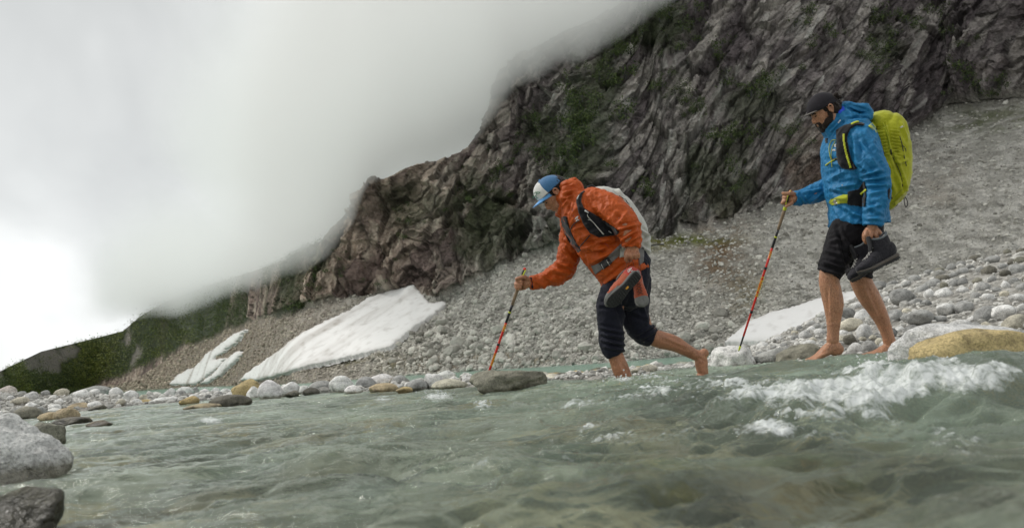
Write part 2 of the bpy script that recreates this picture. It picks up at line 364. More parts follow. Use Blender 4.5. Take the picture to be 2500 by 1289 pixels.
# ---------------------------------------------------------------- lake
ml, lnt, lb, _ = new_mat('glacial_lake_water')
lb.inputs['Base Color'].default_value = (.175, .30, .235, 1); lb.inputs['Specular IOR Level'].default_value = .3; lb.inputs['Roughness'].default_value = .2; lb.inputs['IOR'].default_value = 1.33
g_ = N(lnt, 'ShaderNodeNewGeometry'); bump_chain(lnt, lb, g_.outputs['Position'], [(1.6, 4, .5, .06), (7, 3, .4, .01)])
th_ = np.linspace(RD(-50), RD(50), 60); rad = np.geomspace(7, 1500, 40); V = np.stack([rad[:, None] * np.sin(th_), rad[:, None] * np.cos(th_), np.full((40, 60), LAKE_Z)], -1)
add('lake_water', mesh_np('lake_water', V.reshape(-1, 3), grid_faces(40, 60), [ml]), kind='structure', label='calm milky green lake behind the gravel bar')
# valley ground below everything, out to the horizon
mg = mat_vcol('valley_ground', .95)
V = np.stack([np.concatenate([[0.0], np.geomspace(3, 2500, 30)])[:, None] * np.sin(np.linspace(-math.pi, math.pi, 73)), np.concatenate([[0.0], np.geomspace(3, 2500, 30)])[:, None] * np.cos(np.linspace(-math.pi, math.pi, 73)), np.full((31, 73), -2.6)], -1)
add('ground', mesh_np('ground', V.reshape(-1, 3), grid_faces(31, 73), [mg], col=np.broadcast_to(C(.2, .19, .17), (31 * 73, 3))), kind='structure', label='grey valley floor')
# ================================================================ stream bed, near bank, gravel bar
m_bank = mat_vcol('bank_gravel', 0.9, [(14, 5, 0.8, 0.05), (60, 4, 0.6, 0.012)], var=0.45, scale=22)
# far edge of the stream in plan, range by photograph column
EDGE = [(-400, 11.5), (150, 11.0), (600, 10.2), (1000, 7.6), (1150, 6.7), (1330, 6.3), (1500, 6.0), (1700, 6.2), (1800, 6.3), (2000, 5.75), (2200, 5.65), (2500, 5.2), (2900, 4.9)]
_ea = np.array([az_el(p[0], 900)[0] for p in EDGE]); _er = np.array([p[1] for p in EDGE])
def edge_r(th): return np.interp(th, _ea, _er)
# --- bar between stream and lake, and the bank that climbs to the right
NCb, NRb = 620, 190
THb = np.linspace(az_el(-230, 980)[0], az_el(2760, 700)[0], NCb)
BANK = [(-400, 1000), (-50, 968), (60, 965), (150, 968), (260, 968), (330, 972), (600, 957), (900, 944), (1150, 932), (1330, 922), (1420, 914), (1560, 901), (1690, 893), (1750, 870), (1850, 845), (1940, 800), (2020, 762), (2100, 722), (2200, 690), (2350, 645), (2500, 605), (2900, 520)]
BRNG = [(-400, 13), (150, 13.2), (600, 11.6), (1150, 7.8), (1330, 7.2), (1560, 7.6), (1690, 9), (1800, 11), (1940, 15), (2100, 21), (2300, 26), (2500, 30), (2900, 32)]
eb = np.interp(THb, *curve(BANK)); rb = np.interp(THb, np.array([az_el(p[0], 800)[0] for p in BRNG]), np.array([p[1] for p in BRNG]))
re_ = edge_r(THb)
rws = []
for t in np.linspace(0, 1, 12, endpoint=False):      # slopes down under the water
    r = (re_ - 1.4) + 1.4 * t; rws.append(np.stack([r, -0.30 + 0.30 * t ** 1.5 + 0 * r], -1))
zb = CAM_Z + rb * eb
for t in np.linspace(0, 1, NRb):
    e = (-CAM_Z / re_) * (1 - t) + eb * t
    m = zb / (rb - re_); r = (CAM_Z + m * re_) / (m - e); r = np.clip(r, re_, rb)
    rws.append(np.stack([r, m * (r - re_)], -1))
for q in np.linspace(0, 1, 10)[1:]:
    rws.append(np.stack([rb + 2.5 * q, zb - (zb + 1.6) * q ** 1.3], -1))
BK = np.array(rws); NB = np.stack([BK[..., 0] * np.sin(THb), BK[..., 0] * np.cos(THb), BK[..., 1]], -1)
bn = grid_normals(NB); bn *= np.sign(bn[..., 2].mean())
pc1 = cells(NB[..., :2] / .16, 21); pc2 = cells(NB[..., :2] / .07 + 5, 22)
bd = .05 * fbm(NB * .7, 23, 3) + .05 * np.clip(.7 - pc1[0], 0, 1) * pc1[2] + .022 * np.clip(.7 - pc2[0], 0, 1) * pc2[2]
NBD = NB + bn * bd[..., None]
bx, by, bdp = proj(NBD)
bc = mixc(np.broadcast_to(C(.16, .152, .135), NB.shape), C(.42, .405, .37), sstep(.2, .9, pc1[3] * .6 + pc2[3] * .5))
bc = mixc(bc, C(.16, .12, .08), sstep(.15, .5, fbm(NB * .5, 25, 3)) * .4)
add('river_bank', mesh_np('river_bank', NBD.reshape(-1, 3), grid_faces(*NB.shape[:2]), [m_bank], col=bc), kind='structure', label='pale gravel bar and bank beyond the stream')
BK_V = NBD.reshape(-1, 3); BK_PX = bx.reshape(-1); BK_PY = by.reshape(-1); BK_D = bdp.reshape(-1)
# --- stream bed
NRd, NCd = 300, 420
thd = np.linspace(RD(-46), RD(46), NCd); rd = np.geomspace(.35, 12.5, NRd)
BD = np.stack([rd[:, None] * np.sin(thd), rd[:, None] * np.cos(thd), np.zeros((NRd, NCd))], -1)
k1 = cells(BD[..., :2] / .34 + .3 * fbm(BD[..., :2] * 3, 30, 2)[..., None], 31); k2 = cells(BD[..., :2] / .13, 32)
dep = np.interp(thd, [RD(-46), RD(-30), RD(0), RD(46)], [.12, .12, .16, .24])[None, :] * np.ones((NRd, 1)) * np.minimum(1, (edge_r(thd)[None, :] + .6 - rd[:, None]) / 2.5).clip(.4, 1)
hb = np.sqrt(np.clip(.75 - k1[0], 0, 1)) * (.03 + .08 * k1[2]) + np.sqrt(np.clip(.7 - k2[0], 0, 1)) * .03 * k2[2]
BD[..., 2] = -dep + hb - .05 + .05 * fbm(BD[..., :2] * .6, 33, 2)
pal = np.array([(.46, .46, .38), (.10, .10, .07), (.50, .43, .27), (.14, .13, .09), (.30, .30, .24), (.45, .33, .15), (.035, .03, .02), (.60, .58, .48)])
bcol = pal[(k1[3] * 7.999).astype(int)] * (.6 + .6 * k2[3])[..., None]
bcol = mixc(bcol, C(.04, .04, .025), np.clip(1 - (k1[1] - k1[0]) * 5, 0, 1) * .7)
m_bed = mat_vcol('stream_bed', .7, [(30, 5, .6, .02)], var=.35, scale=12)
add('stream_bed', mesh_np('stream_bed', BD.reshape(-1, 3), grid_faces(NRd, NCd), [m_bed], col=bcol), kind='structure', label='bed of mixed stones under the stream')

# ---------------------------------------------------------------- the stream
NRw, NCw = 860, 1040
thw = np.linspace(RD(-44), RD(43), NCw)
rho = np.geomspace(.42, 1.0, NRw)
rmax = edge_r(thw) + .9
RW = .42 * (rmax[None, :] / .42) ** (np.linspace(0, 1, NRw)[:, None] ** .9)
WX = RW * np.sin(thw); WY = RW * np.cos(thw)
def gauss(x, y, cx_, cy_, sx_, sy_, rot=0.0):
    dx, dy = x - cx_, y - cy_; c, s = math.cos(rot), math.sin(rot); a = c * dx + s * dy; b = -s * dx + c * dy
    return np.exp(-(a / sx_) ** 2 - (b / sy_) ** 2)
LEGS = [tuple(on_z(1524, 928, .03)[:2]) + (.065,), tuple(on_z(1716, 902, .03)[:2]) + (.06,), tuple(on_z(2150, 870, .03)[:2]) + (.06,)]
def water_h(x, y, full=True):
    x = np.asarray(x, float); y = np.asarray(y, float); p = np.stack([x, y], -1)
    rough = .34 + .66 * sstep(-1.2, 1.2, x) * sstep(7.0, 4.2, y)                # calmer to the left and by the far edge
    h = .034 * sstep(.3, 3.0, x) * sstep(2.6, 5.2, y)
    w = p + .25 * np.stack([noise(p * 1.1, 201), noise(p * 1.1, 202)], -1)
    near = sstep(.4, 1.3, np.hypot(x, y))
    h = h + rough * near * (.050 * noise(w * np.array([1.0, 1.7]) * 1.1, 203) + .028 * noise(w * np.array([1.4, 2.2]) * 2.3, 204))
    # standing waves below the submerged boulders on the right
    h = h + .120 * gauss(x, y, 1.20, 2.10, .62, .17, .18) + .05 * gauss(x, y, .62, 2.05, .32, .18, .1) - .07 * gauss(x, y, 1.7, 2.75, .55, .22, .2)
    h = h + .050 * gauss(x, y, 1.75, 3.25, .50, .26, .1) + .05 * gauss(x, y, .55, 2.9, .5, .2, .1) + .04 * gauss(x, y, -.25, 3.0, .4, .2, 0) - .03 * gauss(x, y, .25, 1.6, .3, .2, 0)
    h = h - .03 * gauss(x, y, -.9, 1.5, .5, .4, .3)
    if full:
        q = w * np.array([.75, 2.3])
        wq = q + .035 * np.stack([noise(p * 7, 221), noise(p * 7, 222)], -1)
        cr_ = lambda z: z - .9 * np.abs(z) + .25
        h = h + (.25 + .75 * rough) * (.034 * cr_(noise(wq * 3.0, 205)) + .027 * cr_(noise(wq * 6.3, 206)) + .021 * cr_(noise(wq * 13, 207)) + .009 * fbm(wq * 24, 208, 2) + .0035 * fbm(wq * 52, 218, 2) * (1 + noise(p * 2, 210)))
        for lx, ly, lr in LEGS:
            dl = np.hypot(x - lx, (y - ly)); h = h + .016 * np.exp(-(dl / (lr * 1.5)) ** 2) + .008 * np.cos(dl * 75) * np.exp(-dl / .16)
    return h
WZ = water_h(WX, WY)
WV = np.stack([WX, WY, WZ], -1); wx_, wy_, wd_ = proj(WV)
# foam
fo = np.zeros_like(WZ)
for cx_, cy_, sx_, sy_, am in [(2370, 915, 120, 34, 1.35), (2180, 905, 90, 22, .8), (2240, 935, 200, 48, 1.5), (2260, 925, 170, 42, .8), (2100, 955, 150, 32, 1.0), (1900, 958, 170, 22, .85), (1700, 972, 200, 20, .72), (1880, 1050, 90, 26, 1.15), (1990, 1012, 150, 24, .75), (1520, 1070, 80, 30, 1.0), (1440, 1050, 90, 24, .8), (1600, 922, 60, 16, .9), (1560, 960, 120, 16, .7), (1820, 930, 90, 12, .7), (2060, 1060, 120, 30, .5), (1420, 990, 60, 14, .6), (1800, 985, 330, 40, .22), (1650, 940, 180, 20, .45), (2250, 1030, 120, 24, .35),
                                (1070, 968, 42, 16, 1.5), (1178, 992, 26, 14, 1.4), (935, 975, 34, 12, 1.2), (515, 1028, 40, 9, 1.15), (1280, 995, 60, 14, .45), (1400, 1010, 70, 20, .4), (2330, 1090, 90, 50, 1.15), (1690, 1045, 90, 30, .4), (1512, 928, 34, 7, 1.3), (1700, 903, 26, 4, .9), (1350, 925, 40, 7, .5), (1760, 935, 90, 14, .5), (2150, 1010, 90, 20, .4)]:
    fo = fo + .92 * am * np.exp(-((wx_ - cx_) / sx_) ** 2 - ((wy_ - cy_) / sy_) ** 2)
wf = np.stack([WX + .25 * WY, WY], -1) + .05 * np.stack([noise(np.stack([WX, WY], -1) * 6, 231), noise(np.stack([WX, WY], -1) * 6, 232)], -1)
lace = fbm(wf * np.array([6., 15.]), 211, 4, gain=.65); lace2 = fbm(wf * np.array([20., 46.]), 212, 3, gain=.75)
foam = np.clip((fo * (.95 + .55 * noise(wf * 3.2, 240)) - .50 + .95 * lace + .55 * lace2), 0, 1)
foam = np.clip(foam * 1.15, 0, 1) * sstep(.05, .35, fo)
blob = cells(np.stack([WX, WY * 1.3], -1) * 38, 213); blob2 = cells(np.stack([WX, WY * 1.3], -1) * 85, 214)
WV[..., 2] += foam * (.010 * np.clip(.9 - blob[0], 0, 1) + .006 * np.clip(.9 - blob2[0], 0, 1) + .022 * lace + .008 * lace2)
mw = bpy.data.materials.new('stream_water'); mw.use_nodes = True; wn = mw.node_tree; wn.nodes.clear()
g_ = N(wn, 'ShaderNodeNewGeometry')
mpw = N(wn, 'ShaderNodeMapping'); mpw.inputs['Scale'].default_value = (1, 1.9, 1); L(wn, g_.outputs['Position'], mpw.inputs[0])
b1 = N(wn, 'ShaderNodeTexNoise', inp={'Scale': 30.0, 'Detail': 6.0, 'Roughness': .6, 'Distortion': .6}); L(wn, mpw.outputs[0], b1.inputs['Vector'])
bb = N(wn, 'ShaderNodeBump', inp={'Strength': .7, 'Distance': .010}); L(wn, b1.outputs['Fac'], bb.inputs['Height'])
gl = N(wn, 'ShaderNodeBsdfGlass', inp={'IOR': 1.33, 'Roughness': .01, 'Color': (.96, .985, .94, 1)}); L(wn, bb.outputs[0], gl.inputs['Normal'])
df = N(wn, 'ShaderNodeBsdfDiffuse', inp={'Color': (.42, .53, .41, 1)}); L(wn, bb.outputs[0], df.inputs['Normal'])
gs = N(wn, 'ShaderNodeBsdfGlossy', inp={'Roughness': .06, 'Color': (1, 1, 1, 1)}); L(wn, bb.outputs[0], gs.inputs['Normal'])
fr = N(wn, 'ShaderNodeFresnel', inp={'IOR': 1.33}); L(wn, bb.outputs[0], fr.inputs['Normal'])
silt = N(wn, 'ShaderNodeMixShader'); L(wn, fr.outputs[0], silt.inputs[0]); L(wn, df.outputs[0], silt.inputs[1]); L(wn, gs.outputs[0], silt.inputs[2])
at = N(wn, 'ShaderNodeAttribute', attribute_name='silt')
m1 = N(wn, 'ShaderNodeMixShader'); L(wn, at.outputs['Fac'], m1.inputs[0]); L(wn, gl.outputs[0], m1.inputs[1]); L(wn, silt.outputs[0], m1.inputs[2])
fm = N(wn, 'ShaderNodeBsdfPrincipled', inp={'Base Color': (.70, .73, .72, 1), 'Roughness': .35})
fn1 = N(wn, 'ShaderNodeTexNoise', inp={'Scale': 24.0, 'Detail': 7.0, 'Roughness': .8, 'Distortion': .8}); L(wn, mpw.outputs[0], fn1.inputs['Vector'])
fb_ = N(wn, 'ShaderNodeBump', inp={'Strength': .7, 'Distance': .006}); L(wn, fn1.outputs['Fac'], fb_.inputs['Height']); L(wn, fb_.outputs[0], fm.inputs['Normal'])
af = N(wn, 'ShaderNodeAttribute', attribute_name='foam')
fa = N(wn, 'ShaderNodeMath', operation='MULTIPLY_ADD'); L(wn, fn1.outputs['Fac'], fa.inputs[0]); fa.inputs[1].default_value = 4.4; fa.inputs[2].default_value = -2.75
fb2 = N(wn, 'ShaderNodeMath', operation='MULTIPLY_ADD', use_clamp=True); L(wn, af.outputs['Fac'], fb2.inputs[0]); fb2.inputs[1].default_value = 1.45; L(wn, fa.outputs[0], fb2.inputs[2])
m2 = N(wn, 'ShaderNodeMixShader'); L(wn, fb2.outputs[0], m2.inputs[0]); L(wn, m1.outputs[0], m2.inputs[1]); L(wn, fm.outputs[0], m2.inputs[2])
wo_ = N(wn, 'ShaderNodeOutputMaterial'); L(wn, m2.outputs[0], wo_.inputs[0])
siltv = np.clip(.17 - .09 * sstep(2.6, 1.0, RW) * sstep(-2.5, 0, WX + .3) + .16 * sstep(-1.0, 1.8, WX) + .35 * fbm(np.stack([WX, WY], -1) * 1.6, 215, 4) + .14 * sstep(2, 4.5, WY), .03, .6)
add('stream_water', mesh_np('stream_water', WV.reshape(-1, 3), grid_faces(NRw, NCw), [mw], attrs={'foam': foam * .92, 'silt': siltv}), kind='structure', label='fast shallow green glacial stream with white water on its right')
import bmesh
def ico(level):
    bm = bmesh.new(); bmesh.ops.create_icosphere(bm, subdivisions=level, radius=1.0)
    v = np.array([q.co[:] for q in bm.verts]); f = np.array([[x.index for x in q.verts] for q in bm.faces]); bm.free(); return v, f
ICO = {k: ico(k) for k in (1, 2, 3, 4, 5)}
# ================================================================ figure tools
from mathutils.bvhtree import BVHTree
def crom(P_, n):
    P_ = np.asarray(P_, float); m = len(P_)
    if m < 3: 
        t = np.linspace(0, 1, n * (m - 1) + 1)[:, None]; return P_[0] * (1 - t) + P_[-1] * t
    Q = np.vstack([2 * P_[0] - P_[1], P_, 2 * P_[-1] - P_[-2]]); out = []
    for i in range(m - 1):
        p0, p1, p2, p3 = Q[i:i + 4]
        for t in np.linspace(0, 1, n, endpoint=False):
            out.append(.5 * ((2 * p1) + (-p0 + p2) * t + (2 * p0 - 5 * p1 + 4 * p2 - p3) * t * t + (-p0 + 3 * p1 - 3 * p2 + p3) * t ** 3))
    out.append(P_[-1]); return np.array(out)
class Part:
    """a closed tube through photo-pixel stations, real radii from the distance it stands at"""
    def __init__(s, D): s.D = D; s.V = []; s.F = []; s.o = 0
    def addvf(s, V, F_): s.V.append(np.asarray(V)); s.F.append(np.asarray(F_) + s.o); s.o += len(V); return s
    def tube(s, st, n=5, seg=22, sq=2.0, cap='round', cap2=None):
        """stations (px, py, depth offset m, half width px, [half depth px])"""
        st = [tuple(a) + ((a[3],) if len(a) == 4 else ()) for a in st]; A_ = crom(st, n)
        c = P(A_[:, 0], A_[:, 1], s.D + A_[:, 2]); sc_ = (s.D + A_[:, 2]) / F_PX; ra = A_[:, 3] * sc_; rb = A_[:, 4] * sc_
        return s.rings(c, ra, rb, seg, sq, cap, cap2 or cap)
    def rings(s, c, ra, rb, seg=22, sq=2.0, cap='round', cap2='round', side=None):
        T_ = np.gradient(c, axis=0); T_ /= np.linalg.norm(T_, axis=1, keepdims=True) + 1e-12
        dv = np.broadcast_to(_f if side is None else side, c.shape); n1 = np.cross(T_, dv); n1 /= np.linalg.norm(n1, axis=1, keepdims=True) + 1e-12; n2 = np.cross(T_, n1)
        R_ = [(c[i], n1[i], n2[i], ra[i], rb[i]) for i in range(len(c))]
        def capr(i, sign, typ):
            L_ = min(ra[i], rb[i]); out = []
            if typ == 'round':
                for a in (.35, .7, .92, .995): out.append((c[i] + sign * T_[i] * L_ * a, n1[i], n2[i], ra[i] * math.sqrt(1 - a * a), rb[i] * math.sqrt(1 - a * a)))
            elif typ == 'flat': out.append((c[i] + sign * T_[i] * .001, n1[i], n2[i], ra[i] * .3, rb[i] * .3))
            elif typ == 'open':   # a hem with cloth thickness and a hollow inside
                th = .012
                for k_, dpt in ((max(1 - th / ra[i], .3), 0.0), (max(1 - th / ra[i], .3), -.04), (.05, -.045)): out.append((c[i] + sign * T_[i] * dpt, n1[i], n2[i], ra[i] * k_, rb[i] * k_))
            return out
        R_ = capr(0, -1, cap)[::-1] + R_ + capr(-1, 1, cap2); a = np.linspace(0, 2 * math.pi, seg, endpoint=False)
        ca, sa = np.cos(a), np.sin(a); ca = np.sign(ca) * np.abs(ca) ** (2 / sq); sa = np.sign(sa) * np.abs(sa) ** (2 / sq)
        V = np.concatenate([q[0] + ca[:, None] * q[1] * q[3] + sa[:, None] * q[2] * q[4] for q in R_])
        m = len(R_); i = np.arange(seg); F_ = []
        for k_ in range(m - 1):
            a0, b0 = k_ * seg + i, k_ * seg + (i + 1) % seg; F_ += [np.stack([a0, b0, b0 + seg], 1), np.stack([a0, b0 + seg, a0 + seg], 1)]
        V = np.vstack([V, R_[0][0], R_[-1][0]]); n_ = m * seg
        F_ += [np.stack([np.full(seg, n_), (i + 1) % seg, i], 1), np.stack([np.full(seg, n_ + 1), (m - 1) * seg + i, (m - 1) * seg + (i + 1) % seg], 1)]
        return s.addvf(V, np.concatenate(F_))
    def ell(s, c, M_, r, lev=3):
        v, f = ICO[lev]; return s.addvf(np.asarray(c) + (v * np.asarray(r)) @ np.asarray(M_), f)
    def pell(s, px, py, dz, r, lev=3):
        M_ = np.array([_r, _f, _u]); return s.ell(P(px, py, s.D + dz), M_, np.asarray(r), lev)
def me_of(part, name='tmp', mats=()):
    return mesh_np(name, np.concatenate(part.V), np.concatenate(part.F), mats)
def solid(part, voxel=.0048, smooth=4, fac=.5):
    me = me_of(part); o = bpy.data.objects.new('tmp', me); COL.objects.link(o)
    m = o.modifiers.new('r', 'REMESH'); m.mode = 'VOXEL'; m.voxel_size = voxel; m.use_smooth_shade = True
    if smooth: m = o.modifiers.new('s', 'SMOOTH'); m.iterations = smooth; m.factor = fac
    dg = bpy.context.evaluated_depsgraph_get(); out = bpy.data.meshes.new_from_object(o.evaluated_get(dg))
    bpy.data.objects.remove(o); bpy.data.meshes.remove(me); return out
def get_v(me):
    a = np.empty(len(me.vertices) * 3, np.float32); me.vertices.foreach_get('co', a); n = np.empty_like(a); me.vertices.foreach_get('normal', n); return a.reshape(-1, 3).astype(float), n.reshape(-1, 3).astype(float)
def set_v(me, V): me.vertices.foreach_set('co', np.asarray(V, np.float32).ravel()); me.update()
def wrinkle(me, amp=.006, freq=9.0, lines=(), seed=0, stretch=None, front_only=True):
    V, Nn = get_v(me); q = V * freq
    if stretch is not None:
        a, k_ = np.asarray(stretch[0], float), stretch[1]; a = a / np.linalg.norm(a); q = q - np.outer(q @ a, a) * (1 - 1 / k_)
    r_n = lambda z: 1 - 2.2 * np.abs(z) ** .8
    d = amp * r_n(noise(q, seed)) * (.6 + .8 * noise(q * .6, seed + 7)) + amp * .45 * r_n(noise(q * 2.1 + 4, seed + 3)) + amp * .25 * r_n(noise(q * 4.7 + 4, seed + 4))
    X, Y, _ = proj(V); face = np.clip((Nn * -_f).sum(1) * 2 + .6, 0, 1) if front_only else 1
    for (x0, y0, x1, y1, a, w) in lines:
        L2 = (x1 - x0) ** 2 + (y1 - y0) ** 2; t = ((X - x0) * (x1 - x0) + (Y - y0) * (y1 - y0)) / L2; tc2 = np.clip(t, 0, 1)
        dd = np.hypot(X - x0 - tc2 * (x1 - x0), Y - y0 - tc2 * (y1 - y0)); prof_ = (np.exp(-dd / (w * .62)) - .8 * np.exp(-((dd - 1.7 * w) / (w * .9)) ** 2))
        d = d + a * .0024 * prof_ * face * (.35 + .65 * np.sin(math.pi * tc2))
    set_v(me, V + Nn * d[:, None])
def bvh_of(meshes):
    V, F_, o = [], [], 0
    for me in meshes:
        a = np.empty(len(me.vertices) * 3, np.float32); me.vertices.foreach_get('co', a); a = a.reshape(-1, 3); V.append(a)
        F_ += [tuple(i + o for i in p_.vertices) for p_ in me.polygons]; o += len(a)
    return BVHTree.FromPolygons([tuple(map(float, v)) for v in np.concatenate(V)], F_)
CO = Vector(CAM)
def hit(bv, px, py):
    d = ray(px, py); h = bv.ray_cast(CO, Vector(d)); return (np.array(h[0]), np.array(h[1])) if h[0] is not None else (None, None)
def applique(name, bv, poly, mat, parent, lift=.006, step=1.6, fallback=None, label=None, smooth=True, edge=-.004, bulge=0.0):
    """a sewn-on panel that follows the cloth under it"""
    xs = [p[0] for p in poly]; ys = [p[1] for p in poly]; X, Y = np.meshgrid(np.arange(min(xs) - 2 * step, max(xs) + 2 * step, step), np.arange(min(ys) - 2 * step, max(ys) + 2 * step, step))
    ins = in_poly(X, Y, poly); sd_ = seg_dist(X, Y, poly); keep = ins | (sd_ < step * 1.05); V = np.zeros(X.shape + (3,)); dl = fallback; DD = np.full(X.shape, np.nan); 
    for i, j in np.argwhere(keep):
        h, n_ = hit(bv, X[i, j], Y[i, j])
        if h is not None: DD[i, j] = (h - CAM) @ _f
    med = np.nanmedian(DD) if np.isfinite(DD).any() else (fallback or 5.0)
    DD = np.where(np.isfinite(DD), np.clip(DD, med - .16, med + .16), med + .05)
    for _ in range(3):
        Dp = np.pad(DD, 1, 'edge'); DD = .5 * DD + .125 * (Dp[:-2, 1:-1] + Dp[2:, 1:-1] + Dp[1:-1, :-2] + Dp[1:-1, 2:])
    off_ = np.where(ins, lift + bulge * (1 - np.exp(-sd_ / 5)), edge); V = P(X, Y, DD - off_)
    f = grid_faces(X.shape[0], X.shape[1], keep)
    if len(f) == 0: return None
    u_ = np.unique(f); mp2 = -np.ones(X.size, int); mp2[u_] = np.arange(len(u_)); V2 = V.reshape(-1, 3)[u_]; nv = len(V2)
    # give it real thickness: a second skin behind, closed at the border
    f = mp2[f]; back = V2 + ray(X.reshape(-1)[u_], Y.reshape(-1)[u_]) * .010
    e = {}
    for q in f:
        for a, b in zip(q, np.roll(q, -1)): e[(a, b)] = 1
    side_ = np.array([[a, b, b + nv, a + nv] for (a, b) in e if (b, a) not in e])
    me = mesh_np(name, np.vstack([V2, back]), [np.concatenate([f[:, ::-1], f + nv, side_])], [mat], smooth=smooth)
    return add(name, me, parent=parent, label=label)
def ribbon(name, bv, pts, w, mat, parent, lift=.007, **kw):
    """strap through photo pixels, half width w px"""
    A_ = crom(np.array([p + (w,) if len(p) == 2 else p for p in pts], float), 6); T_ = np.gradient(A_[:, :2], axis=0); T_ /= np.linalg.norm(T_, axis=1, keepdims=True); nn = np.stack([-T_[:, 1], T_[:, 0]], 1) * A_[:, 2:3]
    poly = [tuple(q) for q in A_[:, :2] + nn] + [tuple(q) for q in (A_[:, :2] - nn)[::-1]]; return applique(name, bv, poly, mat, parent, lift=lift, **kw)
def cord(name, pts, r, mat, parent, D, **kw):
    pa = Part(D); pa.tube([(x, y, z, r) for x, y, z in pts], n=6, seg=8); return add(name, me_of(pa, name, [mat]), parent=parent, **kw)
def hcord(name, bv, pts, r, mat, parent, D, lift=.006):
    out = []
    for x, y in crom(np.array(pts, float), 5):
        h, _n = hit(bv, x, y); out.append((((h - CAM) @ _f if h is not None else D) - lift))
    A_ = crom(np.array(pts, float), 5); out = np.array(out); out = np.convolve(np.pad(out, 2, 'edge'), np.ones(5) / 5, 'valid')
    pa = Part(0); pa.tube([(a[0], a[1], z, r) for a, z in zip(A_, out)], n=1, seg=8); return add(name, me_of(pa, name, [mat]), parent=parent)
def frame2(fx, fy, ux, uy, yaw=0.0, rollz=0.0):
    """axes from two image-plane directions (px, y down): rows forward, lateral(away), up"""
    F_ = fx * _r - fy * _u; F_ /= np.linalg.norm(F_); U_ = ux * _r - uy * _u; U_ -= (U_ @ F_) * F_; U_ /= np.linalg.norm(U_); Lt = np.cross(U_, F_); 
    if Lt @ _f < 0: Lt = -Lt
    if yaw: F_, Lt = math.cos(yaw) * F_ + math.sin(yaw) * Lt, -math.sin(yaw) * F_ + math.cos(yaw) * Lt
    return np.array([F_, Lt, U_])
# cloth, skin and other materials
def cloth(name, c, rough=.75, var=.12, scale=90, bump=.0012, sheen=.2, coarse=.10):
    m, nt, b, _ = new_mat(name); g = N(nt, 'ShaderNodeNewGeometry')
    n1 = N(nt, 'ShaderNodeTexNoise', inp={'Scale': scale, 'Detail': 4.0, 'Roughness': .7}); L(nt, g.outputs['Position'], n1.inputs['Vector'])
    n2 = N(nt, 'ShaderNodeTexNoise', inp={'Scale': 7.0, 'Detail': 3.0}); L(nt, g.outputs['Position'], n2.inputs['Vector'])
    r1 = ramp(nt, n1.outputs['Fac'], [(.3, 1 - var), (.7, 1 + var)]); r2 = ramp(nt, n2.outputs['Fac'], [(.3, 1 - coarse), (.7, 1 + coarse)])
    a = N(nt, 'ShaderNodeMix', data_type='RGBA', blend_type='MULTIPLY', inp={'Factor': 1.0}); a.inputs[6].default_value = tuple(c) + (1,); L(nt, r1.outputs[0], a.inputs[7])
    b2 = N(nt, 'ShaderNodeMix', data_type='RGBA', blend_type='MULTIPLY', inp={'Factor': 1.0}); L(nt, a.outputs[2], b2.inputs[6]); L(nt, r2.outputs[0], b2.inputs[7]); L(nt, b2.outputs[2], b.inputs['Base Color'])
    b.inputs['Roughness'].default_value = rough; b.inputs['Specular IOR Level'].default_value = .12 if max(c) < .05 else .35; b.inputs['Sheen Weight'].default_value = sheen
    bump_chain(nt, b, g.outputs['Position'], [(scale * 3, 3, .5, bump), (38, 4, .45, .004)]); return m
def skin_mat(name, c, hairy=True):
    m, nt, b, _ = new_mat(name); g = N(nt, 'ShaderNodeNewGeometry'); n1 = N(nt, 'ShaderNodeTexNoise', inp={'Scale': 16.0, 'Detail': 5.0, 'Roughness': .65}); L(nt, g.outputs['Position'], n1.inputs['Vector'])
    mp_ = N(nt, 'ShaderNodeMapping'); mp_.inputs['Scale'].default_value = (260, 260, 60); L(nt, g.outputs['Position'], mp_.inputs[0]); n2 = N(nt, 'ShaderNodeTexNoise', inp={'Scale': 1.0, 'Detail': 3.0, 'Roughness': .7}); L(nt, mp_.outputs[0], n2.inputs['Vector'])
    r1 = ramp(nt, n1.outputs['Fac'], [(.28, (c[0] * .72, c[1] * .62, c[2] * .58)), (.5, c), (.72, (c[0] * 1.12, c[1] * 1.02, c[2] * .98))]); r2 = ramp(nt, n2.outputs['Fac'], [(.38, (.42, .34, .28)), (.56, (1, 1, 1))])
    q = N(nt, 'ShaderNodeMix', data_type='RGBA', blend_type='MULTIPLY', inp={'Factor': .75 if hairy else .2}); L(nt, r1.outputs[0], q.inputs[6]); L(nt, r2.outputs[0], q.inputs[7]); L(nt, q.outputs[2], b.inputs['Base Color'])
    b.inputs['Roughness'].default_value = .52; b.inputs['Subsurface Weight'].default_value = .10; b.inputs['Subsurface Radius'].default_value = (.01, .004, .002); b.inputs['Subsurface Scale'].default_value = .6
    bump_chain(nt, b, g.outputs['Position'], [(60, 4, .35, .002)]); return m
def plain(name, c, rough=.5, metal=0.0, spec=.5):
    m, nt, b, _ = new_mat(name); g = N(nt, 'ShaderNodeNewGeometry'); n1 = N(nt, 'ShaderNodeTexNoise', inp={'Scale': 130.0, 'Detail': 3.0}); L(nt, g.outputs['Position'], n1.inputs['Vector'])
    r1 = ramp(nt, n1.outputs['Fac'], [(.3, tuple(x * .85 for x in c)), (.7, tuple(min(1, x * 1.12) for x in c))]); L(nt, r1.outputs[0], b.inputs['Base Color']); b.inputs['Roughness'].default_value = rough; b.inputs['Metallic'].default_value = metal; b.inputs['Specular IOR Level'].default_value = spec; return m
M_ORANGE = cloth('orange_shell', (.43, .072, .005), rough=.6, sheen=0); M_BLUE = cloth('blue_shell', (.008, .15, .33), rough=.6, sheen=0); M_NAVY = cloth('navy_shorts', (.013, .014, .023), sheen=.05); M_BLACKS = cloth('black_shorts', (.012, .011, .013), sheen=.05)
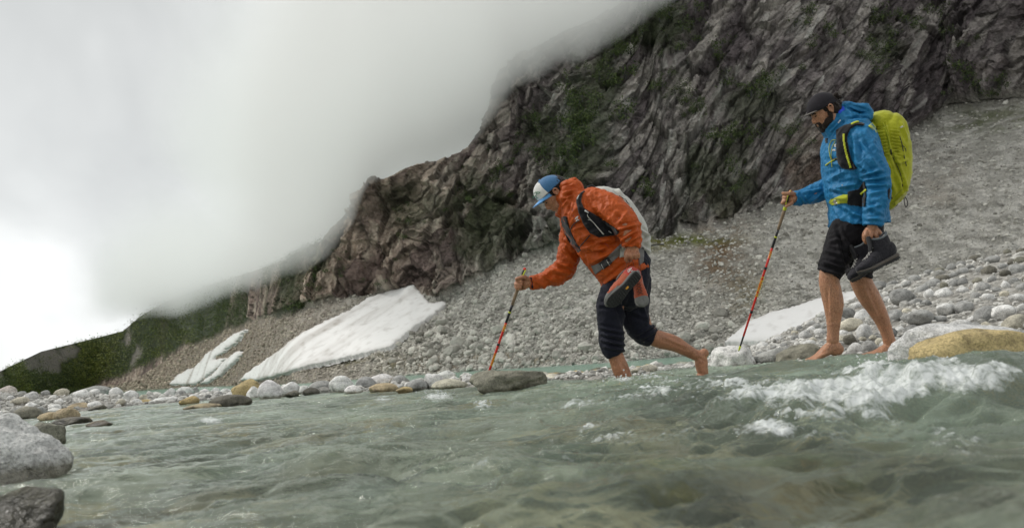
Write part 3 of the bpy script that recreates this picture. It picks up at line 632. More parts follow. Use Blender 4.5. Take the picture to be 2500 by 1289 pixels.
M_BLACK = cloth('black_mesh', (.010, .010, .012), rough=.85, scale=160); M_GREY = cloth('light_grey_fabric', (.48, .48, .44), rough=.6); M_LIME = cloth('lime_fabric', (.37, .385, .008), rough=.7, scale=140); M_DLIME = cloth('lime_webbing', (.42, .46, .02), scale=200)
M_STRAP = cloth('grey_webbing', (.16, .155, .15), scale=200); M_WHITE = cloth('white_foam_panel', (.66, .66, .63)); M_CAPB = cloth('cap_blue', (.035, .13, .27)); M_BILL = cloth('bill_light_blue', (.13, .36, .72), scale=150); M_CAPD = cloth('charcoal_cap', (.020, .018, .022), scale=60, sheen=.05); M_BILLD = cloth('brown_grey_bill', (.085, .072, .06))
M_ROYAL = cloth('royal_blue_lining', (.01, .07, .62)); M_HAIR = cloth('dark_hair', (.018, .012, .009), rough=.6, scale=120, bump=.004); M_BEARD = cloth('beard', (.022, .014, .010), rough=.7, scale=200, bump=.004)
M_SKIN1 = skin_mat('tanned_skin', (.45, .215, .12)); M_SKIN2 = skin_mat('light_tanned_skin', (.48, .25, .145)); M_EYE = plain('eye_dark', (.02, .014, .01), .2); M_LACE = plain('lace', (.34, .33, .31), .8); M_RLACE = plain('red_brown_lace', (.16, .05, .03), .8)
M_RED = plain('red_lacquer', (.62, .028, .018), .25); M_BLK = plain('black_lacquer', (.012, .012, .014), .3); M_YEL = plain('yellow_print', (.70, .62, .03), .4); M_CORK = cloth('cork', (.23, .165, .105), rough=.9, var=.3, scale=220); M_NEON = plain('neon_yellow_plastic', (.55, .62, .02), .4)
M_PRINT = plain('white_print', (.72, .72, .70), .6); M_GPRINT = plain('green_print', (.10, .26, .16), .7); M_RUB = plain('black_rubber', (.012, .012, .013), .55); M_GRUB = plain('grey_rubber', (.15, .15, .14), .75); M_SHOEO = cloth('orange_shoe', (.36, .075, .03), scale=180); M_SHOER = cloth('red_shoe_heel', (.42, .045, .028), scale=180); M_BOOT = cloth('charcoal_suede', (.022, .021, .026), scale=150, sheen=.15); M_BOOTG = cloth('boot_lining', (.10, .115, .125)); M_METAL = plain('steel', (.55, .54, .5), .3, 1.0)
def hand_tubes(pa, palm, fingers, thumb):
    pa.tube(palm, n=4, seg=14)
    for f in fingers: pa.tube(f, n=4, seg=10)
    pa.tube(thumb, n=4, seg=10)
def head_parts(pa, O_, M_, beard=False):
    """O_: centre between the ears; M_: rows forward, lateral, up (metres)"""
    g = lambda f, l, u_: O_ + f * M_[0] + l * M_[1] + u_ * M_[2]
    e = lambda f, l, u_, rf, rl, ru: pa.ell(g(f, l, u_), M_, (rf, rl, ru))
    e(.000, 0, .045, .098, .076, .080); e(.030, 0, .005, .066, .066, .075); e(.045, 0, -.045, .046, .052, .062); e(.058, 0, -.088, .034, .036, .026); e(.020, 0, -.060, .052, .056, .040)
    for s_ in (-1, 1):
        e(.052, s_ * .036, -.022, .026, .022, .022); e(.071, s_ * .030, .030, .022, .026, .012); e(.030, s_ * .048, -.068, .036, .014, .026)
    def tb(pts, sq=2.0):
        A_ = np.array(pts, float); c = np.array([g(*q[:3]) for q in A_]); pa.rings(c, A_[:, 3], A_[:, 4], 12, sq, 'round', 'round', side=M_[1])
    tb([(.083, 0, .022, .008, .009), (.094, 0, .002, .009, .010), (.103, 0, -.016, .010, .012), (.106, 0, -.027, .011, .016), (.095, 0, -.034, .010, .015)])
    e(.090, 0, -.052, .010, .020, .0065); e(.088, 0, -.064, .010, .018, .007); e(.078, 0, -.095, .016, .018, .014)
    for s_ in (-1, 1):   # ears: rim and lobe
        M2 = M_
        c = np.array([g(-.004, s_ * .079, -.022), g(.008, s_ * .080, -.006), g(.008, s_ * .084, .016), g(-.006, s_ * .088, .028), g(-.020, s_ * .088, .016), g(-.018, s_ * .085, -.006), g(-.008, s_ * .082, -.026)]); c = crom(c, 3); n = len(c)
        pa.rings(c, np.full(n, .0055), np.full(n, .0055), 8); e(-.004, s_ * .078, -.002, .012, .006, .018)
def head_extras(par, O_, M_, hair, longhair=False, beard=False):
    g = lambda f, l, u_: O_ + f * M_[0] + l * M_[1] + u_ * M_[2]
    for s_ in (-1, 1):
        pe = Part(1); pe.ell(g(.0885, s_ * .031, .003), M_, (.0075, .0125, .0042), 2); add('eye', me_of(pe, 'eye', [M_EYE]), parent=par)
        c = crom(np.array([g(.094, s_ * .014, .021), g(.0955, s_ * .028, .025), g(.086, s_ * .046, .020)]), 4); pb = Part(1); pb.rings(c, np.full(len(c), .0035), np.full(len(c), .0045), 8); add('eyebrow', me_of(pb, 'eyebrow', [M_HAIR]), parent=par)
    ph = Part(1)
    e = lambda f, l, u_, rf, rl, ru, lv=3: ph.ell(g(f, l, u_), M_, (rf, rl, ru), lv)
    e(-.028, 0, .028, .082, .078, .078)
    for s_ in (-1, 1): e(.022, s_ * .062, .022, .016, .012, .026); e(-.048, s_ * .040, -.020, .040, .034, .045)
    if longhair:
        rs = np.random.RandomState(3)
        for _ in range(46):
            a = rs.uniform(-1, 1); e(-.078 + rs.uniform(-.034, .028), a * .06, .010 + rs.uniform(-.062, .055), rs.uniform(.012, .022), rs.uniform(.012, .02), rs.uniform(.012, .022), 2)
    mh = solid(ph, .004, 2); wrinkle(mh, .005, 42, seed=9, front_only=False); mh.materials.clear(); mh.materials.append(hair); add('hair', mh, parent=par)
    if beard:
        pb = Part(1); b = lambda f, l, u_, rf, rl, ru: pb.ell(g(f, l, u_), M_, (rf, rl, ru), 3)
        b(.060, 0, -.098, .038, .040, .028); b(.0955, 0, -.0445, .008, .026, .0055); b(.088, 0, -.078, .012, .024, .010)
        for s_ in (-1, 1): b(.030, s_ * .052, -.070, .040, .013, .030); b(.010, s_ * .065, -.030, .014, .008, .034); b(.058, s_ * .040, -.082, .030, .014, .024); b(.086, s_ * .022, -.060, .012, .010, .018)
        mb = solid(pb, .0035, 2); wrinkle(mb, .0025, 90, seed=12, front_only=False); mb.materials.clear(); mb.materials.append(M_BEARD); add('beard', mb, parent=par)
def cap_dome(O_, M_, r=(.108, .088, .088), cu=.052, cut=.018, tilt=0.0, thick=.0, front=None, mats=(), flat_front=0.0):
    """crown of a cap: grid over a dome; returns mesh; faces ahead of `front` use material 1"""
    na, ne = 56, 22; A_ = np.linspace(0, 2 * math.pi, na, endpoint=False); V = []; 
    g = lambda f, l, u_: O_ + f * M_[0] + l * M_[1] + u_ * M_[2]
    pts = []
    for j in range(ne + 1):
        t = j / ne * math.pi / 2
        for a in A_:
            ff_ = math.cos(a) * math.cos(t) * r[0]; ll_ = math.sin(a) * math.cos(t) * r[1]; uu = math.sin(t) * r[2]
            if flat_front and ff_ > 0: uu += flat_front * (ff_ / r[0]) ** 1.2 * math.sin(t) ; ff_ *= (1 + .10 * math.sin(2 * t))
            uu += cu + cut * (ff_ / r[0])
            pts.append((ff_, ll_, uu))
    pts = np.array(pts); V = O_ + pts @ M_; ids = np.arange(len(pts)).reshape(ne + 1, na); f = []
    for j in range(ne):
        for i in range(na): f.append((ids[j, i], ids[j, (i + 1) % na], ids[j + 1, (i + 1) % na], ids[j + 1, i]))
    f = np.array(f)
    # inner skin for thickness
    Vi = O_ + (pts * np.array([.96, .96, .97])) @ M_; nV = len(V); f2 = f[:, ::-1] + nV; rim = np.array([(ids[0, i] + nV, ids[0, (i + 1) % na] + nV, ids[0, (i + 1) % na], ids[0, i]) for i in range(na)])
    cen = pts[f].mean(1); allf = np.concatenate([f, f2, rim]); mi = np.zeros(len(allf), int)
    if front is not None: mi[:len(f)] = ((cen[:, 0] - front[1] * (cen[:, 2] - cu)) > front[0]).astype(int)
    return mesh_np('cap', np.vstack([V, Vi]), allf, mats, midx=mi)
def cap_bill(O_, M_, mat, x0=.062, cu=.052, length=.075, w=.078, droop=.018, up=.0):
    ns, nw = 12, 25; V = []
    for k_, off_ in ((0, 0.0), (1, -.0035)):
        for i in range(ns):
            s_ = i / (ns - 1)
            for j in range(nw):
                a = (j / (nw - 1) * 2 - 1); ang = a * 1.25; bf = math.cos(ang) * .100; bl = math.sin(ang) * w * 1.04
                ext = length * (1 - (abs(a) ** 2.6)) * s_
                V.append((bf + ext * 1.0, bl * (1 - .06 * s_), cu + .014 * (bf / .1) - .004 - droop * (a * a) * (.5 + s_) + up * ext + off_))
    V = O_ + np.array(V) @ M_; i = np.arange(2 * ns * nw).reshape(2, ns, nw); t = np.stack([i[0, :-1, :-1], i[0, :-1, 1:], i[0, 1:, 1:], i[0, 1:, :-1]], -1).reshape(-1, 4); b = np.stack([i[1, :-1, :-1], i[1, 1:, :-1], i[1, 1:, 1:], i[1, :-1, 1:]], -1).reshape(-1, 4)
    rim = [(i[0, -1, j], i[1, -1, j], i[1, -1, j + 1], i[0, -1, j + 1]) for j in range(nw - 1)] + [(i[0, k_, 0], i[1, k_, 0], i[1, k_ + 1, 0], i[0, k_ + 1, 0]) for k_ in range(ns - 1)] + [(i[0, k_, -1], i[0, k_ + 1, -1], i[1, k_ + 1, -1], i[1, k_, -1]) for k_ in range(ns - 1)]
    return mesh_np('bill', V, np.concatenate([t, b, np.array(rim)]), [mat])
# the little bird-skeleton mark printed on cap and jackets: strokes in a unit square, y down
MARK = [[(.15, .25), (.35, .12), (.5, .3)], [(.35, .12), (.6, .05), (.95, .0)], [(.5, .3), (.75, .22), (.95, .0)], [(.5, .3), (.45, .55), (.3, .7), (.05, .78)], [(.45, .55), (.7, .75), (.95, .72)], [(.7, .75), (.8, .98)], [(.3, .7), (.2, .98)], [(.15, .25), (.0, .4)]]
def mark(name, bv, x, y, w, h, rot, mat, parent, t=.7, lift=.004):
    pa = Part(0); c, s_ = math.cos(rot), math.sin(rot)
    for st in MARK:
        A_ = crom(np.array(st), 4); q = (A_ - .5) * np.array([w, h]); X = x + c * q[:, 0] - s_ * q[:, 1]; Y = y + s_ * q[:, 0] + c * q[:, 1]; dd = []
        for a, b in zip(X, Y):
            hh, _n = hit(bv, a, b); dd.append((hh - CAM) @ _f if hh is not None else np.nan)
        dd = np.array(dd)
        if np.isnan(dd).all(): continue
        dd = np.where(np.isnan(dd), np.nanmean(dd), dd) - lift; pa.tube([(a, b, z, t) for a, b, z in zip(X, Y, dd)], n=1, seg=6)
    if pa.V: return add(name, me_of(pa, name, [mat]), parent=parent)
def text_mesh(body, size, extrude=.0004):
    cu = bpy.data.curves.new('t', 'FONT'); cu.body = body; cu.size = size; cu.extrude = extrude; cu.align_y = 'CENTER'; cu.align_x = 'CENTER'
    o = bpy.data.objects.new('t', cu); COL.objects.link(o); dg = bpy.context.evaluated_depsgraph_get(); me = bpy.data.meshes.new_from_object(o.evaluated_get(dg)); bpy.data.objects.remove(o); return me
def empty(name, loc, label, cat, group=None):
    o = bpy.data.objects.new(name, None); COL.objects.link(o); o['label'] = label; o['category'] = cat
    if group: o['group'] = group
    o.empty_display_size = .1; return o
def pole(label, D0, top, tip, segs, texts, grip, ring, dz_top=0.0, dz_tip=0.0):
    """top, tip in pixels; segs: (t0, t1, half width mm, material, part name)"""
    root = empty('trekking_pole', (0, 0, 0), label, 'trekking pole', 'trekking poles held by the hikers')
    A_ = P(top[0], top[1], D0 + dz_top); B_ = P(tip[0], tip[1], D0 + dz_tip); ax = (B_ - A_); Lg = np.linalg.norm(ax); ax /= Lg
    for t0, t1, r0, r1, m, nm in segs:
        c = np.stack([A_ + (B_ - A_) * t for t in np.linspace(t0, t1, 5)]); pa = Part(1); pa.rings(c, np.linspace(r0, r1, 5) * .001, np.linspace(r0, r1, 5) * .001, 14, 2, 'flat', 'flat'); add(nm, me_of(pa, nm, [m]), parent=root)
    for body, t, size, rr in texts:
        me = text_mesh(body, size); c = A_ + (B_ - A_) * t; z = CAM - c; z -= (z @ ax) * ax; z /= np.linalg.norm(z); yv = np.cross(z, ax)
        o = add('lettering', me, parent=root); me.materials.append(M_YEL)
        o.matrix_world = Matrix(((ax[0], yv[0], z[0], c[0] + z[0] * (rr + .0006)), (ax[1], yv[1], z[1], c[1] + z[1] * (rr + .0006)), (ax[2], yv[2], z[2], c[2] + z[2] * (rr + .0006)), (0, 0, 0, 1)))
    return root, A_, B_, ax
# ================================================================ stones
def rock_shape(level, seed, planes=11, soft=9.0, rough=0.05):
    rs = np.random.RandomState(seed); d, f = ICO[level]
    n = rs.normal(size=(planes, 3)); n /= np.linalg.norm(n, axis=1, keepdims=True); h = rs.uniform(.62, 1.0, planes)
    c = np.clip(d @ n.T, 1e-3, None) / h[None, :]
    r = 1.0 / (np.mean(c ** soft, 1) * planes * .5 + .35) ** (1 / soft)
    r = r * (1 + rough * fbm(d * 1.7 + seed, seed, 3) * 2 + rough * .5 * fbm(d * 6 + seed, seed + 5, 3))
    v = d * r[:, None]; lo, hi = v.min(0), v.max(0); return (v - (lo + hi) / 2) / ((hi - lo) / 2), f
m_rock, rn, rb_, _ = new_mat('river_stone')
oi = N(rn, 'ShaderNodeObjectInfo'); tc_ = N(rn, 'ShaderNodeTexCoord'); ge = N(rn, 'ShaderNodeNewGeometry')
off = N(rn, 'ShaderNodeVectorMath', operation='SCALE'); off.inputs[3].default_value = 1.0
n1 = N(rn, 'ShaderNodeTexNoise', inp={'Scale': 14.0, 'Detail': 7.0, 'Roughness': .68}); L(rn, ge.outputs['Position'], n1.inputs['Vector'])
n2 = N(rn, 'ShaderNodeTexNoise', inp={'Scale': 120.0, 'Detail': 3.0, 'Roughness': .6}); L(rn, ge.outputs['Position'], n2.inputs['Vector'])
r1_ = ramp(rn, n1.outputs['Fac'], [(.30, .45), (.48, .92), (.68, 1.28)]); r2_ = ramp(rn, n2.outputs['Fac'], [(.36, .55), (.50, 1.0), (.7, 1.15)])
q1 = N(rn, 'ShaderNodeMix', data_type='RGBA', blend_type='MULTIPLY', inp={'Factor': 1.0}); L(rn, oi.outputs['Color'], q1.inputs[6]); L(rn, r1_.outputs[0], q1.inputs[7])
q2 = N(rn, 'ShaderNodeMix', data_type='RGBA', blend_type='MULTIPLY', inp={'Factor': .8}); L(rn, q1.outputs[2], q2.inputs[6]); L(rn, r2_.outputs[0], q2.inputs[7])
# water line: the lowest few centimetres above the stream are wet and darker
sz = N(rn, 'ShaderNodeSeparateXYZ'); L(rn, ge.outputs['Position'], sz.inputs[0])
wl = N(rn, 'ShaderNodeMath', operation='MULTIPLY_ADD'); L(rn, n1.outputs['Fac'], wl.inputs[0]); wl.inputs[1].default_value = .09; L(rn, sz.outputs['Z'], wl.inputs[2])
wt = N(rn, 'ShaderNodeMapRange', inp={'From Min': .062, 'From Max': .088, 'To Min': 1.0, 'To Max': 0.0}); L(rn, wl.outputs[0], wt.inputs['Value'])
q3 = N(rn, 'ShaderNodeMix', data_type='RGBA', blend_type='MULTIPLY', inp={'B': (.42, .40, .34, 1)}); L(rn, q2.outputs[2], q3.inputs[6]); L(rn, wt.outputs[0], q3.inputs[0]); q3.inputs[7].default_value = (.42, .40, .34, 1)
L(rn, q3.outputs[2], rb_.inputs['Base Color'])
rr_ = N(rn, 'ShaderNodeMapRange', inp={'To Min': .85, 'To Max': .3}); L(rn, wt.outputs[0], rr_.inputs['Value']); L(rn, rr_.outputs[0], rb_.inputs['Roughness'])
bump_chain(rn, rb_, ge.outputs['Position'], [(5, 7, .9, .06), (14, 6, .8, .025), (45, 5, .7, .008), (160, 3, .4, .002)])
ROCKS = {}
def rock_mesh(kind, var, level):
    k_ = (kind, var, level)
    if k_ not in ROCKS:
        pl, so, ro = {'round': (9, 15, .06), 'block': (7, 44, .05), 'craggy': (15, 34, .10), 'flat': (8, 12, .06)}[kind]
        v, f = rock_shape(level, 100 + var * 7 + len(kind), pl, so, ro); ROCKS[k_] = mesh_np('stone', v, f, [m_rock], smooth=True)
    return ROCKS[k_]
CL = {'w': (.76, .755, .73), 'g': (.38, .38, .365), 'p': (.52, .46, .42), 't': (.47, .38, .24), 'y': (.50, .39, .19), 'd': (.17, .16, .13), 'c': (.62, .58, .47), 'm': (.25, .24, .19), 'b': (.22, .19, .14)}
def stone(x0, x1, y0, y1, c, kind, label, zb=0.0, level=3, rz=None, deep=.35, depth_f=.8, tilt=0.0, group=None, name='stone', push=0.0):
    seed = int(x0 * 3 + y0); rs = np.random.RandomState(seed)
    mid = (x0 + x1) / 2; B = on_z(mid, y1, zb); _, _, d = proj(B); d = d + push
    w = (x1 - x0) * d / F_PX * (1.06 if level == 4 and x1 < 1200 else 1); h = (y1 - y0) * d / F_PX; T = h * (1 + deep); dy = max(w * depth_f, h * .6)
    o = add(name, rock_mesh(kind, rs.randint(7), level), label=label, cat='boulder' if w > .45 else 'stone', group=group, color=np.array(CL[c]) * rs.uniform(.88, 1.1) * (1 + .015 * rs.uniform(-1, 1, 3)))
    ctr = P(mid, (y0 + y1) / 2, d); 
    o.location = (ctr[0], ctr[1] + dy * .35, ctr[2] - h * deep / 2); o.scale = (w / 2, dy / 2, T / 2)
    o.rotation_euler = (tilt, 0, (rs.uniform(-.35, .35) if rz is None else rz)); return o
ROWG = 'stones of the gravel bar between the stream and the lake'
R = [
 (-26, 33, 942, 994, 'p', 'round', 'pinkish rounded boulder cut by the left edge of the photo'),
 (32, 62, 955, 978, 'g', 'round', 'small grey stone just right of the pinkish boulder'),
 (28, 48, 962, 992, 't', 'round', 'narrow tan stone leaning on the pinkish boulder'),
 (40, 88, 971, 997, 'w', 'round', 'pale flat stone between pinkish boulder and angular pink rock'),
 (77, 135, 963, 1000, 'p', 'craggy', 'angular pale pink rock sloping to a point at its right'),
 (160, 254, 943, 976, 'g', 'craggy', 'largest light grey craggy boulder on the left gravel bar'),
 (178, 232, 965, 990, 'g', 'round', 'grey stone in front of the craggy light grey boulder'),
 (226, 268, 961, 987, 'w', 'block', 'pale split stone at right foot of the craggy grey boulder'),
 (160, 214, 983, 1003, 't', 'flat', 'tan stone lying at the waterline below the craggy boulder'),
 (212, 250, 990, 1003, 'd', 'flat', 'dark low stone at the waterline beside the tan stone'),
 (277, 318, 970, 990, 'g', 'round', 'grey stone between pale split stone and a thin pointed stone'),
 (309, 328, 959, 981, 'g', 'block', 'thin pointed grey stone standing up on the gravel bar'),
 (326, 368, 975, 990, 'y', 'flat', 'low yellowish stone at the waterline left of white block'),
 (366, 416, 970, 986, 'w', 'flat', 'flat whitish slab under the white block'),
 (396, 426, 947, 976, 'w', 'block', 'square white block, first of two on the gravel bar'),
 (422, 466, 944, 967, 'w', 'round', 'rounded white stone right beside the square white block'),
 (412, 448, 962, 981, 'g', 'round', 'grey stone wedged under the rounded white stone'),
 (460, 484, 944, 964, 'g', 'round', 'small darker grey stone at right of the rounded white stone'),
 (436, 481, 967, 991, 'y', 'round', 'yellowish round stone half in water in front of white stones'),
 (503, 600, 964, 994, 'd', 'round', 'dark speckled boulder lying low in the water before the yellow boulder'),
 (445, 530, 985, 1003, 't', 'flat', 'wet yellowish slab barely above water left of dark speckled boulder'),
 (482, 512, 949, 968, 'w', 'round', 'small white stone in the low run before the yellow boulder'),
 (506, 536, 946, 966, 'w', 'block', 'small white angular stone in the low run before yellow boulder'),
 (532, 562, 948, 968, 'w', 'round', 'small pale stone touching the yellow boulder on its left'),
 (560, 631, 926, 976, 'y', 'round', 'large yellow rounded boulder on the gravel bar'),
 (598, 630, 943, 975, 'w', 'round', 'pale stone leaning on the front of the yellow boulder'),
 (625, 682, 927, 975, 'w', 'craggy', 'big pale angular boulder right of the yellow boulder'),
 (679, 726, 932, 969, 'w', 'craggy', 'white lumpy stone right of the big pale angular boulder'),
 (696, 728, 953, 970, 'd', 'round', 'dark stone at the water below the white lumpy stone'),
 (719, 758, 941, 963, 'w', 'round', 'low white stone between two dark waterline stones'),
 (737, 776, 946, 965, 'd', 'round', 'dark wet stone in front of the flat grey boulder'),
 (751, 808, 929, 960, 'g', 'block', 'flat-topped grey boulder in the middle of the bar'),
 (800, 858, 917, 960, 'w', 'round', 'tall bright white stone in the middle of the gravel bar'),
 (838, 884, 940, 963, 'w', 'round', 'white stone tucked low beside the tall bright white stone'),
 (866, 914, 919, 951, 'g', 'block', 'light grey block leaning left of the long white slab'),
 (886, 956, 913, 943, 'w', 'block', 'long white slab-topped stone above the tan boulder'),
 (896, 967, 935, 960, 't', 'round', 'broad tan stone at the waterline below the long white slab'),
 (953, 998, 915, 943, 'g', 'round', 'grey rounded stone right of the long white slab'),
 (965, 1005, 944, 960, 'y', 'flat', 'small yellow stone at the waterline right of the tan stone'),
 (987, 1042, 926, 956, 'g', 'round', 'mottled grey stone left of the pointed white stone'),
 (1035, 1080, 910, 952, 'w', 'craggy', 'pointed white stone near the big brown boulder'),
 (1056, 1110, 905, 933, 'w', 'block', 'white block behind the cream stone near the brown boulder'),
 (1052, 1138, 924, 952, 'c', 'round', 'wide cream stone at the waterline left of the brown boulder'),
 (1124, 1157, 920, 943, 'w', 'round', 'small white stone against the left flank of the brown boulder'),
 (0, 26, 992, 1016, 'g', 'round', 'small grey stone low at the left edge above big foreground boulder'),
 (22, 86, 993, 1026, 'm', 'block', 'dark grey green stone above the big foreground boulder'),
 (78, 108, 992, 1014, 'g', 'round', 'small grey stone behind the two tan stones at left'),
 (84, 145, 1006, 1032, 't', 'round', 'left one of two tan stones at the left waterline'),
 (124, 181, 996, 1029, 't', 'round', 'right one of two tan stones, orange stained, at the left waterline'),
 (118, 205, 1019, 1038, 'd', 'flat', 'dark wet stone just breaking the water near the tan stones'),
 (205, 262, 1027, 1044, 'b', 'flat', 'small brown stone tip breaking the water at left'),
 (1540, 1614, 890, 916, 'c', 'flat', 'pale yellow slab at the waterline behind the wading shin'),
]
for i, a in enumerate(R): stone(*a[:5], ('block' if a[4] in 'wgc' and i % 4 else a[5]), a[6], level=4)
stone(1142, 1342, 900, 956, 'm', 'craggy', 'big brown grey boulder in the stream with the pole tip behind it', level=5, deep=.5, depth_f=.7, push=.0, zb=-.0)
stone(1316, 1372, 912, 930, 'c', 'flat', 'small cream stones top just right of the brown boulder', level=3)
stone(1738, 1856, 842, 900, 'w', 'craggy', 'white topped angular rock carrying the tip of the second pole', level=4, deep=.6, zb=.02, push=.42)
stone(2225, 2540, 802, 884, 'y', 'flat', 'broad yellow ochre boulder at the right edge of the stream', level=5, deep=.6, zb=.05, rz=.1, depth_f=.5, tilt=0)
stone(2185, 2550, 782, 868, 'w', 'flat', 'long pale boulder ridge rising behind the yellow ochre boulder', level=5, deep=.5, zb=.08, push=.35, rz=.12, depth_f=.4)
stone(1840, 1938, 850, 893, 'g', 'craggy', 'rough grey ledge of cemented gravel left of front bare foot', level=4, zb=.02, push=.5)
stone(1905, 2030, 838, 890, 'm', 'craggy', 'dark ledge of cemented gravel behind the front bare foot', level=4, zb=.03, push=.75)
# foreground boulders by the camera
o = stone(-150, 118, 1016, 1198, 'g', 'craggy', 'big blurred grey boulder in the left foreground', zb=-.02, level=5, deep=.25, depth_f=.8, rz=.75, tilt=.12); o.color = (.62, .62, .60, 1)
o = stone(70, 140, 1030, 1090, 'm', 'craggy', 'small brown speckled rock behind the big foreground boulder', zb=0, level=4)
o = stone(-160, 128, 1198, 1330, 'd', 'craggy', 'dark wet rock in the lower left corner of the water', zb=-.05, level=5, deep=.5, depth_f=.7, rz=-.6, tilt=-.15); o.color = (.11, .105, .08, 1)
# hand-placed stones on the bank behind the second hiker : (x0,x1,y0,y1,colour)
BANKS = [(2047, 2090, 750, 780, 'g', 'grey stone seen between the two bare legs, left one'), (2088, 2124, 754, 784, 'w', 'pale stone seen between the two bare legs, right one'), (2164, 2206, 756, 790, 'g', 'grey cracked stone just right of the rear bare calf'), (2222, 2284, 755, 790, 'g', 'large rounded grey stone two stones right of the rear calf'),
 (2050, 2105, 777, 808, 'c', 'cream angular stone between the shins'), (2063, 2097, 816, 842, 'd', 'dark grey stone between the ankles'), (2090, 2136, 790, 832, 'w', 'white angular stone between the shins, lower'), (2066, 2104, 837, 866, 'w', 'white stone just behind the front heel'), (2100, 2142, 832, 862, 'g', 'grey stone between front heel and rear ankle'),
 (2208, 2250, 794, 825, 'g', 'grey stone right of the rear ankle'), (2303, 2373, 780, 814, 'w', 'big whitish stone above the ochre boulder'), (2376, 2440, 748, 786, 'g', 'rounded grey boulder near the right edge of the photo'), (2427, 2486, 745, 780, 'w', 'pale boulder at the right edge, upper of two'), (2442, 2510, 770, 806, 'c', 'cream boulder at the right edge, lower of two'),
 (2174, 2234, 704, 744, 'g', 'large darker grey boulder below the dangling boots'), (2258, 2300, 800, 824, 'd', 'dark stone behind the pale ridge'), (2150, 2190, 800, 828, 'g', 'grey stone touching the rear shin on its left'), (2285, 2330, 740, 770, 'w', 'whitish stone above the big whitish stone'), (2330, 2378, 735, 765, 'g', 'grey stone left of the rounded grey boulder'),
 (1300, 1345, 905, 918, 'c', 'cream pebble by the brown boulder')]
def bank_hit(px, py):
    m = np.argmin((BK_PX - px) ** 2 + (BK_PY - py) ** 2); return BK_V[m], BK_D[m]
def free_stone(Vp, d, wpx, hpx, c, kind, label, level, group=None, name='stone', sink=.3, cat=None, rs=None):
    rs = rs or np.random.RandomState(int(abs(Vp[0]) * 1000) % 99991); w = wpx * d / F_PX; h = hpx * d / F_PX
    o = add(name, rock_mesh(kind, rs.randint(7), level), label=label, cat=cat or ('boulder' if w > .45 else 'stone'), group=group, color=np.array(CL[c] if isinstance(c, str) else c) * rs.uniform(.75, 1.15))
    o.location = (Vp[0], Vp[1], Vp[2] + h * (.5 - sink)); o.scale = (w / 2, w * rs.uniform(.35, .5), h / 2 * 1.1)
    o.rotation_euler = (rs.uniform(-.25, .25), rs.uniform(-.25, .25), rs.uniform(-.6, .6)); return o
for x0, x1, y0, y1, c, lb_ in BANKS:
    V_, d_ = bank_hit((x0 + x1) / 2, y1 - 2); free_stone(V_, d_, x1 - x0, (y1 - y0), c, random.choice(['round', 'block', 'round']), lb_, 3, sink=.1)
# counted cobbles of the bank, the largest ones that show
rs = np.random.RandomState(11); placed = [((x0 + x1) / 2, (y0 + y1) / 2, (x1 - x0) / 2) for x0, x1, y0, y1, *_ in BANKS]
wgt = ((BK_PX > 1850) & (BK_PX < 2560) & (BK_PY < 872) & (BK_PY > 560)) * 1.0
inS = in_poly(BK_PX, BK_PY, [(1760, 850), (1830, 790), (1900, 755), (2020, 725), (2130, 715), (2110, 745), (2000, 775), (1960, 800), (1850, 860)])
idx = rs.choice(len(BK_V), 6000, p=wgt / wgt.sum()); n_ = 0
for q in idx:
    x, y = BK_PX[q], BK_PY[q]; far_ = np.clip((860 - y) / 250, 0, 1)
    s_ = rs.uniform(24, 46) * (1 - .25 * far_) * (1.1 if x > 2150 else .75)
    if inS[q] or any((x - a) ** 2 + ((y - b) * 1.3) ** 2 < ((s_ * .5 + r_) * .80) ** 2 for a, b, r_ in placed): continue
    placed.append((x, y, s_ * .5)); n_ += 1
    dark = y < 700 + (2400 - x) * .1
    c = rs.choice(['g', 'g', 'm', 'g', 'd'] if dark else ['w', 'w', 'g', 'g', 'c', 'w', 'g'])
    where = 'upper part of the bank at the right edge' if dark else ('bank right of the rear bare leg' if x > 2200 else 'bank behind the bare legs')
    nm = {'w': 'whitish', 'g': 'grey', 'm': 'olive grey', 'd': 'dark grey', 'c': 'cream'}[c]
    free_stone(BK_V[q], BK_D[q], s_, s_ * rs.uniform(.6, .85), c, rs.choice(['round', 'craggy', 'block', 'craggy']), '%s cobble among many on the %s' % (nm, where), 2, group='%s cobbles on the %s' % (nm, where), sink=.3, rs=rs)
    if n_ >= 150: break
# small stones filling the left bar, individually visible
idx = rs.choice(len(BK_V), 9000, p=(lambda w_: w_ / w_.sum())(((BK_PX > -60) & (BK_PX < 1180)) * 1.0)); placed = []; n2_ = 0
for q in idx:
    x, y = BK_PX[q], BK_PY[q]; s_ = rs.uniform(15, 32) * (1.45 if x < 330 else 1.0)
    if any((x - a) ** 2 + ((y - b) * 1.6) ** 2 < ((s_ * .5 + r_) * .9) ** 2 for a, b, r_ in placed): continue
    placed.append((x, y, s_ * .5)); n2_ += 1
    c = rs.choice(['w', 'w', 'g', 'c', 'w']); nm = {'w': 'whitish', 'g': 'grey', 'c': 'cream'}[c]
    free_stone(BK_V[q], BK_D[q], s_, s_ * rs.uniform(.55, .8), c, rs.choice(['round', 'block']), 'small %s stone filling gaps between the boulders of the gravel bar' % nm, 2, group='small %s stones of the gravel bar' % nm, sink=.25, rs=rs)
    if n2_ >= 75: break

